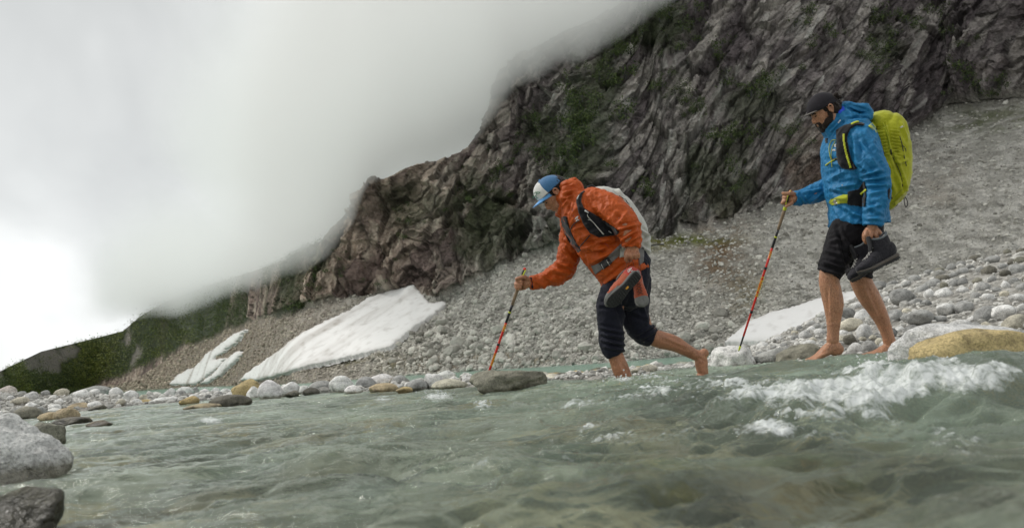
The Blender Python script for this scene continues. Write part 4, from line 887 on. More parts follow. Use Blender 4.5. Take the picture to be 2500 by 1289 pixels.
# ---------------------------------------------------------------- uncounted rubble
def scatter_rocks(name, label, V, Nn, size, colr, level, seed, mat, flatten=.7, nvar=6):
    rs = np.random.RandomState(seed); shapes = [rock_shape(level, seed + i, 8, 45, .07)[0] if level > 1 else rock_shape(level, seed + i, 7, 40, .14)[0] for i in range(nvar)]
    f0 = ICO[level][1]; nv = len(shapes[0]); n = len(V); vs_, cs_ = [], []
    which = rs.randint(nvar, size=n); ang = rs.uniform(0, 6.28, (n, 3)) * np.array([.25, .25, 1.0])
    for i in range(n):
        s_ = shapes[which[i]]; cx_, sx_ = math.cos(ang[i, 2]), math.sin(ang[i, 2]); ct, st_ = math.cos(ang[i, 0]), math.sin(ang[i, 0])
        M_ = np.array([[cx_, -sx_, 0], [sx_, cx_, 0], [0, 0, 1]]) @ np.array([[1, 0, 0], [0, ct, -st_], [0, st_, ct]])
        sc_ = size[i] * .5 * np.array([rs.uniform(.8, 1.2), rs.uniform(.7, 1.0), rs.uniform(.5, .85)])
        vs_.append((s_ * sc_) @ M_.T + V[i] + Nn[i] * size[i] * .12); cs_.append(np.broadcast_to(colr[i], (nv, 3)))
    F_ = (f0[None] + (np.arange(n) * nv)[:, None, None]).reshape(-1, 3)
    return add(name, mesh_np(name, np.concatenate(vs_), F_, [mat], smooth=False, col=np.concatenate(cs_)), kind='stuff', label=label)
m_rub = mat_vcol('rubble', .92, [(3.0, 5, .8, .15)], var=.22, scale=4.0)
m_peb = mat_vcol('pebbles', .9, [(40, 5, .7, .02)], var=.3, scale=30)
rs = np.random.RandomState(5)
okm = (FAR_CL < .4) & (FAR_WD < .4) & (FAR_TR > 1) & (FAR_TR < R1) & (FAR_PX > -50) & (FAR_PX < 2600)
for sp in SNOWS: okm &= ~in_poly(FAR_PX, FAR_PY, sp)
low_ = np.exp(-((FAR_PY - (860 - (FAR_PX - 1200) * .03)) / 110.) ** 2)
def pick(n, w_):
    w_ = w_ * okm; return rs.choice(len(FAR_V), n, replace=False, p=w_ / w_.sum())
def rc(n, idx_):
    t = rs.rand(n)[:, None]; t = t ** .8; c = np.array([.22, .21, .185]) * (1 - t) + np.array([.66, .64, .58]) * t
    lf = sstep(1150, 500, FAR_PX[idx_])[:, None] * .7; return c * (1 - lf) + c * np.array([1.0, .82, .66]) * .8 * lf
q = pick(1500, (.12 + low_) * sstep(900, 1150, FAR_PX)); spx = np.clip(rs.lognormal(2.6, .45, len(q)), 8, 46) * (.42 + .55 * low_[q])
scatter_rocks('scree_boulders', 'angular grey boulders along the foot of the scree slope', FAR_V[q], FAR_N[q], spx * FAR_D[q] / F_PX, rc(len(q), q), 2, 300, m_rub)
q = pick(18000, .45 + .5 * low_); spx = np.clip(rs.lognormal(1.68, .42, len(q)), 3.2, 16) * np.where(FAR_PX[q] < 900, .75, 1)
scatter_rocks('scree_rubble', 'loose grey rubble covering the scree slope', FAR_V[q], FAR_N[q], spx * FAR_D[q] / F_PX, rc(len(q), q), 1, 320, m_rub)
okb = (BK_PX > -80) & (BK_PX < 2600) & (BK_V[:, 2] > -.02)
w_ = okb * np.where(BK_PX > 1650, 1.0, .55); q = rs.choice(len(BK_V), 5200, replace=False, p=w_ / w_.sum()); spx = np.clip(rs.lognormal(2.3, .42, len(q)), 5, 30)
keepq = ~in_poly(BK_PX[q], BK_PY[q], [(1785, 842), (1880, 776), (2010, 738), (2125, 722), (1985, 770), (1850, 836)]); q = q[keepq]; spx = spx[keepq]
t = rs.rand(len(q))[:, None]; bcol_ = np.array([.26, .255, .235]) * (1 - t) + np.array([.70, .69, .65]) * t
up = np.zeros((len(q), 3)); up[:, 2] = 1
scatter_rocks('bank_pebbles', 'small pale pebbles filling the bank between larger stones', BK_V[q], up, spx * BK_D[q] / F_PX, bcol_, 1, 340, m_peb)
# stones under the water that give the stream its mottled look
n = 420; r_ = np.exp(rs.uniform(np.log(.75), np.log(5.5), n)); t_ = rs.uniform(RD(-42), RD(42), n)
Vb = np.stack([r_ * np.sin(t_), r_ * np.cos(t_), np.interp(t_, [RD(-42), 0, RD(42)], [-.17, -.22, -.28])], -1)
palb = np.array([(.45, .44, .37), (.10, .09, .06), (.46, .40, .24), (.20, .20, .14), (.34, .35, .30), (.42, .33, .15), (.06, .058, .045), (.52, .50, .42)])
o = scatter_rocks('underwater_stones', 'pale, ochre and dark stones under the shallow water', Vb, np.zeros((n, 3)), rs.uniform(.07, .26, n), palb[rs.randint(8, size=n)], 2, 360, m_peb)
for p_ in o.data.polygons: p_.use_smooth = True

# the larger submerged stones one can make out in the foreground
for x0, x1, y0, y1, c_, lb_ in [(1500, 1700, 1175, 1275, (.42, .38, .10), 'mossy yellow stone under the shallow water near the bottom edge'), (1320, 1490, 1180, 1240, (.58, .57, .47), 'pale stone under the water left of the mossy yellow stone'), (1530, 1720, 1120, 1170, (.52, .40, .26), 'pinkish tan stone under the water above the mossy yellow stone'),
   (1240, 1500, 1085, 1180, (.07, .065, .045), 'large dark stone under the water in the middle of the stream'), (1590, 1790, 1250, 1330, (.09, .08, .05), 'dark stone under the water at the bottom edge, right of centre'), (800, 1120, 1190, 1260, (.06, .055, .04), 'long dark stone under the water near the bottom edge'), (690, 900, 1150, 1215, (.55, .52, .42), 'pale flat stone under the water left of the long dark stone'),
   (420, 640, 1215, 1285, (.56, .50, .38), 'cream stone under the water at the bottom edge, left of centre'), (1900, 2100, 1150, 1230, (.33, .36, .18), 'olive stone under the water below the white water'), (2200, 2420, 1200, 1300, (.10, .11, .07), 'dark olive stone under the water near the lower right corner'), (1040, 1200, 1030, 1080, (.12, .11, .08), 'brown stone under the water before the big brown boulder'), (950, 1080, 1240, 1300, (.60, .58, .48), 'whitish stone under the water at the very bottom edge')]:
    o = stone(x0, x1, y0, y1, 'g', 'round', lb_, zb=-.10, level=4, deep=.2, depth_f=.75, group=None); o.color = tuple(min(x * 1.35, .8) if c_[0] > .2 else x * .8 for x in c_) + (1,)
    T_ = o.scale[2]; o.scale[2] = min(T_, .055); B_ = on_z((x0 + x1) / 2, (y0 + y1) / 2, -.06); o.location = (B_[0], B_[1], -.075); o.scale[1] = o.scale[0] * .8
# spray thrown up by the white water
dr = Part(1); rs = np.random.RandomState(8)
for cx_, cy_, sx_, sy_, n_ in [(2400, 925, 50, 26, 60), (2170, 885, 60, 12, 45), (1070, 960, 26, 8, 22), (1178, 985, 16, 8, 14), (1600, 915, 40, 8, 18), (1515, 920, 22, 5, 16), (1900, 945, 120, 12, 40), (1890, 1012, 80, 5, 10)]:
    for _ in range(n_):
        px, py = cx_ + rs.normal() * sx_, cy_ + rs.normal() * sy_; B_ = on_z(px, cy_ + sy_ + 6, .03); _a, _b, d_ = proj(B_); dr.ell(P(px, py, min(d_, 6)), np.eye(3), np.full(3, rs.uniform(.0018, .0055)) * (d_ / 3) ** .5, 1)
mdr, dn_, db_, _ = new_mat('spray'); db_.inputs['Base Color'].default_value = (.9, .93, .93, 1); db_.inputs['Roughness'].default_value = .08; db_.inputs['Transmission Weight'].default_value = .45; db_.inputs['IOR'].default_value = 1.33
add('water_spray', me_of(dr, 'water_spray', [mdr]), kind='stuff', label='droplets thrown up by the white water')
# ================================================================ shrubs on the cliff and the wooded spur
m_leaf = mat_vcol('shrub_leaf', .65, var=.45, scale=1.2, spec=.4)
def clump(seed, n, flat=.7, tris=True):
    rs = np.random.RandomState(seed)
    cen = rs.normal(size=(7, 3)) * np.array([.42, .42, .30]); c = cen[rs.randint(7, size=n)] + rs.normal(size=(n, 3)) * .24
    a = rs.normal(size=(n, 3)); a /= np.linalg.norm(a, axis=1, keepdims=True); b = np.cross(a, rs.normal(size=(n, 3))); b /= np.linalg.norm(b, axis=1, keepdims=True)
    s_ = rs.uniform(.07, .17, n)[:, None]; V = np.stack([c + a * s_, c + b * s_ * .8, c - a * s_ * .7 - b * s_ * .3], 1)
    t = rs.rand(n)[:, None]; col = np.array([.026, .048, .016]) * (1 - t) + np.array([.11, .15, .040]) * t
    return V.reshape(-1, 3), np.arange(3 * n).reshape(-1, 3), np.repeat(col, 3, 0)
SHR = []
for i in range(5):
    V, Fc, c_ = clump(50 + i, 170)
    # a short woody stem so the bush stands in the rock
    sv = np.array([[math.cos(a) * r_, math.sin(a) * r_, z] for z, r_ in ((-.7, .07), (0, .045)) for a in np.linspace(0, 2 * math.pi, 5, endpoint=False)]); n0 = len(V)
    sf = np.array([[n0 + k_, n0 + (k_ + 1) % 5, n0 + 5 + (k_ + 1) % 5] for k_ in range(5)] + [[n0 + k_, n0 + 5 + (k_ + 1) % 5, n0 + 5 + k_] for k_ in range(5)])
    SHR.append(mesh_np('shrub', np.concatenate([V, sv]), np.concatenate([Fc, sf]), [m_leaf], smooth=False, col=np.concatenate([c_, np.full((10, 3), .06)])))
rs = np.random.RandomState(77)
# where the photograph shows bushes on the cliff: (x, y, spread x, spread y, count, size px)
BUSH = [(1420, 300, 40, 110, 34, 30), (1490, 200, 30, 70, 12, 28), (1520, 110, 60, 60, 14, 26), (1395, 395, 50, 60, 18, 26), (1620, 60, 60, 50, 14, 26), (1560, 470, 40, 30, 6, 22), (1320, 290, 50, 40, 10, 20), (1290, 350, 30, 40, 7, 18), (1700, 270, 40, 70, 9, 24), (1650, 210, 40, 50, 9, 22), (1850, 200, 70, 40, 13, 28), (1800, 330, 60, 40, 12, 26), (1880, 330, 50, 30, 8, 28), (1780, 420, 50, 40, 7, 22),
        (2150, 110, 60, 70, 12, 26), (2250, 60, 80, 50, 12, 26), (2350, 150, 90, 60, 10, 22), (2440, 220, 40, 30, 5, 20), (1960, 60, 60, 50, 8, 22), (1740, 110, 40, 50, 7, 22), (1230, 440, 60, 60, 10, 18), (1130, 500, 60, 60, 9, 16), (1000, 520, 80, 50, 8, 14), (760, 690, 30, 40, 8, 20), (740, 760, 30, 20, 7, 18), (850, 640, 50, 50, 8, 14), (930, 660, 60, 40, 6, 13)]
NAMES = ['middle of the green gully above the hiker in orange', 'upper half of the green gully above the orange jacket', 'top of the green gully at the edge of the cloud', 'foot of the green gully above the white cap', 'cliff edge at the top of the photo beside the cloud', 'cliff right above the light grey backpack', 'rock rib left of the long green gully', 'cliff edge left of the green gully near the cloud', 'smooth slab right of the green gully', 'ledge high up between the gully and the dark cliff', 'cliff high above the hand of the hiker in blue', 'cliff left of the bearded face', 'cliff just left of the charcoal cap bill', 'foot of the dark slab above the second pole', 'dark cliff high above the charcoal cap',
  'upper cliff near the top right of the photo', 'cliff above the lime green backpack', 'foot of the cliff at the right edge above the scree', 'top edge of the cliff left of the charcoal cap', 'cliff between gully and dark cliff at the top', 'cliff left of the blue and white cap', 'lower cliff left of the orange hood', 'grey cliff where the cloud ends', 'ledge above the top of the largest snow patch', 'rock rib above the largest snow patch', 'brown slope below the cloud', 'brown slope right of the cloud edge']
for ci, (bx_, by_, sx_, sy_, cnt, spx) in enumerate(BUSH):
    mem = []
    for _ in range(cnt):
        x = bx_ + rs.normal() * sx_ * .6; y = by_ + rs.normal() * sy_ * .6
        if y < -15: continue
        m = np.argmin((FAR_PX - x) ** 2 + (FAR_PY - y) ** 2 + 1e9 * (FAR_CL < .5)); d_ = FAR_D[m]; k_ = rs.uniform(.7, 1.7); s_ = spx * k_ * d_ / F_PX
        o = add('shrub', SHR[len(mem) % 5], cat='bush'); o.location = FAR_V[m] + FAR_N[m] * s_ * .25; o.scale = (s_ * .62, s_ * .62, s_ * .62); o.rotation_euler = (0, 0, rs.uniform(0, 6.3)); mem.append((x, y, k_, o))
    if not mem: continue
    wh = NAMES[ci]; used = set()
    for word, key in (('leftmost', lambda q: q[0]), ('rightmost', lambda q: -q[0]), ('highest', lambda q: q[1]), ('lowest', lambda q: -q[1]), ('largest', lambda q: -q[2]), ('smallest', lambda q: q[2])):
        best = sorted(mem, key=key)[0]
        if id(best[3]) not in used: used.add(id(best[3])); best[3]['label'] = '%s bush on the %s' % (word, wh)
    for q in mem:
        if id(q[3]) not in used: q[3]['label'] = '%s green bush on the %s' % ('small' if q[2] < 1.0 else ('medium' if q[2] < 1.35 else 'large'), wh)
        q[3]['group'] = 'bushes on the ' + wh
# the wooded spur: one mass
okw = (FAR_WD > .5) & (FAR_PX > -150) & (FAR_TR > 3) & (FAR_TR < R1 + R2 - 1); wcol = (mixc(sc, cc, cliff) * 0 + wc)[..., 1].reshape(-1)
w_ = okw * np.where(wcol < .12, 1.0, .04); ns = 6500
for sp in SNOWS: w_ = w_ * ~in_poly(FAR_PX, FAR_PY, [(x + dx, y + dy) for x, y in sp for dx, dy in ((0, 0),)])
q = rs.choice(len(FAR_V), ns, replace=False, p=w_ / w_.sum()); CLS = [clump(900 + i, 22) for i in range(9)]; Vs, Fs, Cs = [], [], []; o_ = 0
for i, m in enumerate(q):
    V, Fc, c_ = CLS[i % 9]; s_ = rs.uniform(6, 14) * FAR_D[m] / F_PX
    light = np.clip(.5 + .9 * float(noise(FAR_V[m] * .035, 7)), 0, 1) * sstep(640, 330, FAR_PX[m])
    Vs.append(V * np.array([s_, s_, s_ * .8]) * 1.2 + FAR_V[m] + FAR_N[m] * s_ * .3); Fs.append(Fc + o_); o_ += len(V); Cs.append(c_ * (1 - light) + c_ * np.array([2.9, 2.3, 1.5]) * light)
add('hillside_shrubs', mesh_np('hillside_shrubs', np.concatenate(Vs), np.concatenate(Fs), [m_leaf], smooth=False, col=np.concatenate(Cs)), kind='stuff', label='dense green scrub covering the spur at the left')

# ================================================================ low cloud lying against the cliff
CLB = [(-500, 800), (100, 790), (250, 790), (345, 792), (450, 788), (520, 768), (600, 738), (700, 700), (800, 655), (858, 585), (900, 485), (1000, 420), (1080, 392), (1180, 352), (1215, 300), (1262, 235), (1350, 190), (1470, 140), (1580, 80), (1680, 0), (1760, -110), (2000, -300), (2900, -600)]
nc, nr_ = 300, 190
thc = np.linspace(az_el(-600, 800)[0], az_el(2100, 200)[0], nc); eb_ = np.interp(thc, *curve(CLB)); et = 1.1
cx_ = np.interp(thc, TH, np.arange(NC)); rAm = np.interp(thc, TH, rA); rBm = np.interp(thc, TH, rB); e1m = np.interp(thc, TH, e1); e2m = np.interp(thc, TH, e2)
DB = .075 * sstep(az_el(380, 700)[0], az_el(620, 700)[0], thc); Tt = np.linspace(0, 1, nr_)[:, None] ** 1.35; E_ = (eb_ - DB)[None] + (et - (eb_ - DB)[None]) * Tt
# radius of the cliff along each ray, continued upward past the ridge
ks = lambda a, n: np.convolve(np.pad(a, n // 2, 'edge'), np.ones(n) / n, 'valid')
rBm = ks(rBm, 7); rAm = np.minimum(ks(rAm, 7), rBm - 3)
tt_ = np.clip((E_ - e1m) / np.maximum(e2m - e1m, .02), 0, 1); rm = rAm + (rBm - rAm) * tt_ ** 1.2
cpx, cpy, _ = proj(np.stack([rm * np.sin(thc), rm * np.cos(thc), CAM_Z + rm * E_], -1))
de = (E_ - eb_[None])
dirs = np.stack([np.sin(thc)[None] * np.ones_like(E_), np.cos(thc)[None] * np.ones_like(E_), E_], -1)
wisp = fbm(dirs * 16, 401, 4); wisp2 = fbm(dirs * 5, 402, 3)
sd_ = np.clip(de + .012 * wisp + .012 * wisp2, 0, None)
away = sstep(.16, .55, de + .06 * wisp2 + sstep(900, 100, cpx) * .25)
side = np.maximum(sstep(330, 900, cpx + 160 * wisp2), sstep(190, 430, cpx + 60 * wisp2) * np.exp(-(de / .085) ** 2)); sb_ = de + DB[None]
thick = 46 * (1 - np.exp(-(sd_ / np.interp(cpx, [340, 900], [.030, .052])) ** 1.3)) * (1 - .93 * away) * side
thick = thick * np.clip(rm / 90, 1, 2.4); front = np.maximum(rm - thick, 14); back = rm + (45 * sstep(0, .05, sb_) * (1 - .93 * away)) * side
back = np.maximum(back, front + .02)
Vf = np.stack([front * dirs[..., 0], front * dirs[..., 1], CAM_Z + front * E_], -1); Vk = np.stack([back * dirs[..., 0], back * dirs[..., 1], CAM_Z + back * E_], -1)
ff = grid_faces(nr_, nc); fb = ff[:, ::-1] + nr_ * nc; idg = np.arange(nr_ * nc).reshape(nr_, nc); rim = []
for line in (idg[0], idg[-1][::-1], idg[::-1, 0], idg[:, -1]):
    rim.append(np.stack([line[:-1], line[:-1] + nr_ * nc, line[1:] + nr_ * nc, line[1:]], -1))
mc = bpy.data.materials.new('cloud'); mc.use_nodes = True; cn = mc.node_tree; cn.nodes.clear()
pv = N(cn, 'ShaderNodeVolumePrincipled', inp={'Color': (.94, .945, .94, 1), 'Density': .07, 'Anisotropy': .3}); co = N(cn, 'ShaderNodeOutputMaterial'); L(cn, pv.outputs[0], co.inputs['Volume'])
add('low_cloud', mesh_np('low_cloud', np.concatenate([Vf.reshape(-1, 3), Vk.reshape(-1, 3)]), np.concatenate([ff, fb] + rim), [mc]), kind='stuff', label='soft grey cloud lying against the upper cliff')
def shoe(label, O_, M_, Ln, kind, group):
    """O_: middle of the sole on the ground line; M_: rows toe, lateral, up"""
    root = empty('shoe' if kind == 'trail' else 'boot', O_, label, 'shoe' if kind == 'trail' else 'boot', group)
    W_ = .40; g = lambda q: O_ + (np.asarray(q) * Ln) @ M_
    xs = np.array([-.50, -.47, -.38, -.25, -.08, .10, .25, .38, .46, .50]); hw = np.array([.05, .115, .135, .13, .118, .15, .172, .155, .10, .04]) * 1.0
    def loft(nm, z0, z1, sc_, mat, cx=0.0, smooth_it=1, subset=None, wr=0.0):
        xs2 = np.linspace(-.5, .5, 40); h2 = np.interp(xs2, xs, hw) * sc_; ze0 = np.interp(xs2, *z0); ze1 = np.interp(xs2, *z1)
        sel = np.ones(40, bool) if subset is None else (xs2 >= subset[0]) & (xs2 <= subset[1]); xs2, h2, ze0, ze1 = xs2[sel], h2[sel], ze0[sel], ze1[sel]
        c = np.array([g((x, 0, (a + b) / 2)) for x, a, b in zip(xs2, ze0, ze1)]); pa = Part(1)
        pa.rings(c, (ze1 - ze0) / 2 * Ln, h2 * Ln, 22, 2.9 if nm != 'upper' else 2.3, 'round', 'round', side=M_[1]); return pa
    spring = [(-.5, -.3, .2, .4, .5), (.0, .0, .0, .03, .07)]
    sole_top = [(-.5, -.3, .0, .25, .42, .5), (.10, .09, .08, .075, .085, .115)]
    pa = loft('sole', spring, sole_top, 1.0, None); ms_ = solid(pa, .0035, 1); ms_.materials.clear(); ms_.materials.append(M_GRUB if kind == 'trail' else M_BILLD); add('midsole', ms_, parent=root)
    rb = Part(1); rs = np.random.RandomState(4)
    c = np.array([g((x, 0, np.interp(x, *spring) - .012)) for x in np.linspace(-.47, .47, 30)]); h3 = np.interp(np.linspace(-.47, .47, 30), xs, hw) * 1.05
    rb.rings(c, np.full(30, .022 * Ln), h3 * Ln, 20, 3.2, 'round', 'round', side=M_[1]); mo = solid(rb, .0035, 0); mo.materials.clear(); mo.materials.append(M_RUB); out = add('outsole', mo, parent=root)
    for x in np.arange(-.43, .45, .062):        # lugs
        hwx = np.interp(x, xs, hw); 
        for k_ in range(-2, 3):
            if abs(x + .10) < .05 and k_ in (-1, 0, 1): continue
            yy = k_ * hwx * .40 + (.02 if int(round(x / .062)) % 2 else -.02); 
            if abs(yy) > hwx * .92: continue
            lg = Part(1); lg.ell(g((x, yy, np.interp(x, *spring) - .036)), M_, (.019 * Ln, .020 * Ln, .018 * Ln), 1); add('lug', me_of(lg, 'lug', [M_RUB]), parent=out)
    if kind == 'trail':
        lo = [(-.5, 0, .3, .5), (.06, .05, .05, .09)]; hi = [(-.5, -.44, -.32, -.15, 0.0, .18, .34, .46, .5), (.20, .36, .35, .33, .34, .27, .21, .17, .12)]
        pa = loft('upper', lo, hi, .92, None); up_ = solid(pa, .0035, 2); wrinkle(up_, .003, 40, seed=3, front_only=False); V, _n = get_v(up_); loc = (V - O_) @ M_.T / Ln
        up_.materials.clear(); up_.materials.append(M_SHOEO); up_.materials.append(M_GRUB); up_.materials.append(M_SHOER); mi = []
        for p_ in up_.polygons:
            q = loc[list(p_.vertices)].mean(0); mi.append(1 if q[0] > .27 + .25 * (q[2] - .1) or q[2] < .115 and q[0] > 0 else (2 if q[0] < -.30 else 0))
        up_.polygons.foreach_set('material_index', np.array(mi, np.int32)); add('upper', up_, parent=root)
        co = Part(1); a = np.linspace(0, 2 * math.pi, 26); c = np.array([g((-.26 + .17 * math.cos(t), .085 * math.sin(t), .352 + .02 * math.cos(t) ** 2)) for t in a]); co.rings(c, np.full(26, .018 * Ln), np.full(26, .018 * Ln), 10); add('collar', me_of(co, 'collar', [M_STRAP]), parent=root)
        zt = lambda x: np.interp(x, *hi)
        if True:
            em = Part(1); em.ell(g((-.08, 0, -.035)), M_, (.045 * Ln, .03 * Ln, .010 * Ln), 3); add('sole_emblem', me_of(em, 'sole_emblem', [plain('amber_emblem', (.65, .30, .02), .5)]), parent=out)
    else:
        lo = [(-.5, 0, .3, .5), (.07, .06, .06, .09)]; hi = [(-.5, -.4, 0.0, .16, .32, .46, .5), (.34, .40, .34, .27, .23, .19, .13)]
        pa = loft('upper', lo, hi, .93, None)
        cs = np.array([g((-.24, 0, .22)), g((-.25, 0, .34)), g((-.27, 0, .46)), g((-.28, 0, .55))]); cs = crom(cs, 4); n_ = len(cs); ra_ = np.linspace(.22, .215, n_) * Ln; pa.rings(cs, ra_, np.linspace(.125, .14, n_) * Ln, 22, 2.4, 'round', 'open', side=M_[1])
        up_ = solid(pa, .0035, 2); wrinkle(up_, .003, 34, seed=5, front_only=False); up_.materials.clear(); up_.materials.append(M_BOOT); add('upper', up_, parent=root)
        tg = Part(1); tg.rings(np.array([g((.02, 0, .36)), g((-.04, 0, .47)), g((-.07, 0, .60)), g((-.08, 0, .66))]), np.array([.02, .02, .02, .016]) * Ln, np.array([.07, .085, .095, .08]) * Ln, 14, 2, side=M_[1]); add('tongue', me_of(tg, 'tongue', [M_BLACK]), parent=root)
        co = Part(1); a = np.linspace(0, 2 * math.pi, 30); c = np.array([g((-.285 + .205 * math.cos(t), .135 * math.sin(t), .56 + .03 * math.cos(2 * t))) for t in a]); co.rings(c, np.full(30, .022 * Ln), np.full(30, .024 * Ln), 10); add('collar', me_of(co, 'collar', [M_BOOTG]), parent=root)
        zt = lambda x: np.interp(x, [-.10, .0, .16, .32], [.50, .36, .275, .235])
    st = [-.02, .05, .12, .19, .26] if kind == 'trail' else [-.09, -.03, .04, .11, .18, .25]
    for a, b in zip(st[:-1], st[1:]):
        for s_ in (-1, 1):
            la = Part(1); cc_ = crom(np.array([g((a, s_ * .055, zt(a) + .008)), g(((a + b) / 2, 0, zt((a + b) / 2) + .022)), g((b, -s_ * .055, zt(b) + .008))]), 4); la.rings(cc_, np.full(len(cc_), .0027), np.full(len(cc_), .0027), 6); add('lace', me_of(la, 'lace', [M_RLACE if kind == 'trail' else M_LACE]), parent=root)
    return root, g
# ================================================================ hiker in orange
D1 = 5.15
man1 = empty('person', (0, 0, 0), 'wading hiker in orange jacket and blue white cap, bent forward over a red pole', 'person')
H1 = P(1356, 473, D1); MH1 = frame2(-.66, .75, -.75, -.66)
pa = Part(D1)
head_parts(pa, H1, MH1)
pa.tube([(1368, 492, 0, 22, 24), (1395, 500, 0, 23, 26), (1425, 520, 0, 34, 50), (1465, 580, 0, 44, 58), (1505, 640, 0, 42, 52), (1530, 690, 0, 40, 50)], sq=2.2)
# front leg, standing in the stream
pa.tube([(1520, 680, -.05, 34), (1497, 740, -.08, 28), (1494, 800, -.09, 24), (1497, 850, -.09, 20), (1506, 876, -.09, 19), (1515, 900, -.09, 20.5), (1525, 925, -.09, 18.5), (1536, 965, -.09, 14), (1541, 985, -.09, 12.5), (1541, 1000, -.09, 14)])
pa.tube([(1548, 1000, -.09, 14, 12), (1530, 1003, -.10, 12, 15), (1505, 1010, -.11, 8, 18), (1485, 1013, -.12, 6, 17)])
# trailing leg, heel lifted
pa.tube([(1545, 690, .08, 32), (1552, 745, .10, 28), (1570, 800, .12, 23), (1590, 820, .13, 21), (1612, 829, .14, 21.5), (1645, 838, .15, 19.5), (1672, 852, .16, 16), (1693, 864, .17, 13.5), (1706, 868, .17, 13.5)])
pa.tube([(1719, 862, .17, 11.5, 12), (1713, 870, .17, 14, 13), (1712, 884, .17, 15, 15), (1714, 900, .17, 14, 17), (1716, 915, .17, 11, 19), (1700, 924, .17, 7, 19), (1688, 927, .17, 5, 17)])
# far arm reaching to the pole
pa.tube([(1400, 545, .10, 22), (1392, 610, .14, 20), (1380, 655, .16, 18), (1345, 680, .15, 15), (1310, 689, .12, 12), (1292, 691, .11, 10.5)])
FZ = .10
hand_tubes(pa, [(1298, 691, FZ + .01, 9.5, 8), (1289, 691, FZ, 13, 8), (1281, 691, FZ + .005, 13.5, 7)],
  [[(1282, 681, FZ + .02, 4.4), (1270, 681, FZ + .035, 4.4), (1262, 684, FZ + .01, 4.3), (1264, 687, FZ - .02, 4.2), (1274, 688, FZ - .028, 4.0)],
   [(1281, 689, FZ + .02, 4.4), (1268, 690, FZ + .035, 4.3), (1259, 692, FZ + .01, 4.3), (1262, 695, FZ - .02, 4.1), (1273, 695, FZ - .028, 3.9)],
   [(1281, 697, FZ + .02, 4.2), (1268, 698, FZ + .035, 4.2), (1259, 700, FZ + .01, 4.1), (1263, 702, FZ - .02, 4.0), (1271, 702, FZ - .027, 3.8)],
   [(1283, 703, FZ + .02, 3.8), (1270, 706, FZ + .03, 3.7), (1262, 706, FZ + .005, 3.6), (1264, 705, FZ - .016, 3.5)]],
  [(1292, 684, FZ - .01, 5.5), (1281, 677, FZ - .026, 5.0), (1270, 678, FZ - .034, 4.5), (1261, 681, FZ - .03, 4.1)])
# near arm hanging, hand holding the laces
NZ = -.30
pa.tube([(1450, 500, -.12, 24), (1490, 520, -.20, 26), (1524, 548, -.27, 24), (1538, 580, NZ, 18), (1542, 602, NZ, 12)])
hand_tubes(pa, [(1543, 600, NZ, 12.5, 10), (1544, 610, NZ, 15.5, 9), (1545, 618, NZ - .002, 15.5, 8.5)],
  [[(1533, 615, NZ - .015, 5.0), (1530, 624, NZ - .026, 5.0), (1529, 633, NZ - .018, 4.7), (1531, 639, NZ + .004, 4.2)],
   [(1541, 616, NZ - .017, 5.2), (1540, 625, NZ - .030, 5.2), (1541, 631, NZ - .014, 4.8), (1543, 629, NZ + .010, 4.4)],
   [(1549, 616, NZ - .015, 5.0), (1550, 624, NZ - .027, 5.0), (1551, 630, NZ - .012, 4.7), (1552, 628, NZ + .010, 4.3)],
   [(1556, 615, NZ - .010, 4.4), (1558, 621, NZ - .020, 4.4), (1559, 627, NZ - .010, 4.1), (1559, 626, NZ + .008, 3.8)]],
  [(1533, 608, NZ + .010, 5.8), (1528, 620, NZ + .024, 5.2), (1530, 631, NZ + .022, 4.8), (1538, 637, NZ + .012, 4.4)])
body = solid(pa, .0044, 3, .45); V, _n = get_v(body); wrinkle(body, .0012, 30, seed=2, front_only=False, lines=[(1505, 800 + 80, 1530, 925, 2.0, 4), (1612, 820, 1680, 848, 2.0, 4), (1706, 872, 1722, 884, -1.5, 3)])
body.name = 'body'; body.materials.clear(); body.materials.append(M_SKIN1); add('body', body, parent=man1)
head_extras(man1, H1, MH1, M_HAIR)
# ring
rg = Part(1); a = np.linspace(0, 2 * math.pi, 20); cR = P(1549.8, 620.5, D1 + NZ - .022); c = np.array([cR + .0118 * (math.cos(t) * _r + math.sin(t) * _f) for t in a]); rg.rings(c, np.full(20, .0022), np.full(20, .0016), 8, side=_u); add('finger_ring', me_of(rg, 'finger_ring', [M_BLK]), parent=man1)
# --- shorts
pa = Part(D1)
pa.tube([(1540, 640, 0, 46, 56), (1530, 680, 0, 54, 60), (1525, 710, 0, 50, 56)], sq=2.3)
pa.tube([(1520, 690, -.06, 44, 42), (1494, 735, -.09, 35), (1490, 775, -.10, 31.5), (1492, 810, -.10, 31), (1494, 838, -.10, 30.5), (1499, 856, -.10, 27), (1503, 866, -.10, 22.5)], cap2='open')
pa.tube([(1548, 685, .07, 40, 42), (1547, 740, .09, 36), (1553, 780, .10, 34), (1567, 806, .11, 30), (1583, 818, .12, 27), (1594, 824, .12, 23)], cap2='open')
sh = solid(pa, .0055, 3); wrinkle(sh, .0065, 9, seed=21, stretch=((.9, 0, .2), 2.0), lines=[(1460, 745, 1515, 742, 5, 5), (1466, 800, 1522, 812, 5, 4), (1468, 815, 1524, 826, 6, 4), (1468, 830, 1524, 842, 7, 4), (1476, 846, 1524, 856, 6, 4), (1560, 815, 1602, 790, 6, 4), (1566, 826, 1604, 806, 6, 4), (1552, 700, 1584, 790, 4, 5), (1500, 700, 1530, 800, 6, 5), (1462, 700, 1500, 722, 5, 6), (1540, 760, 1582, 778, 4, 5)])
sh.materials.clear(); sh.materials.append(M_NAVY); add('rolled_shorts', sh, parent=man1)
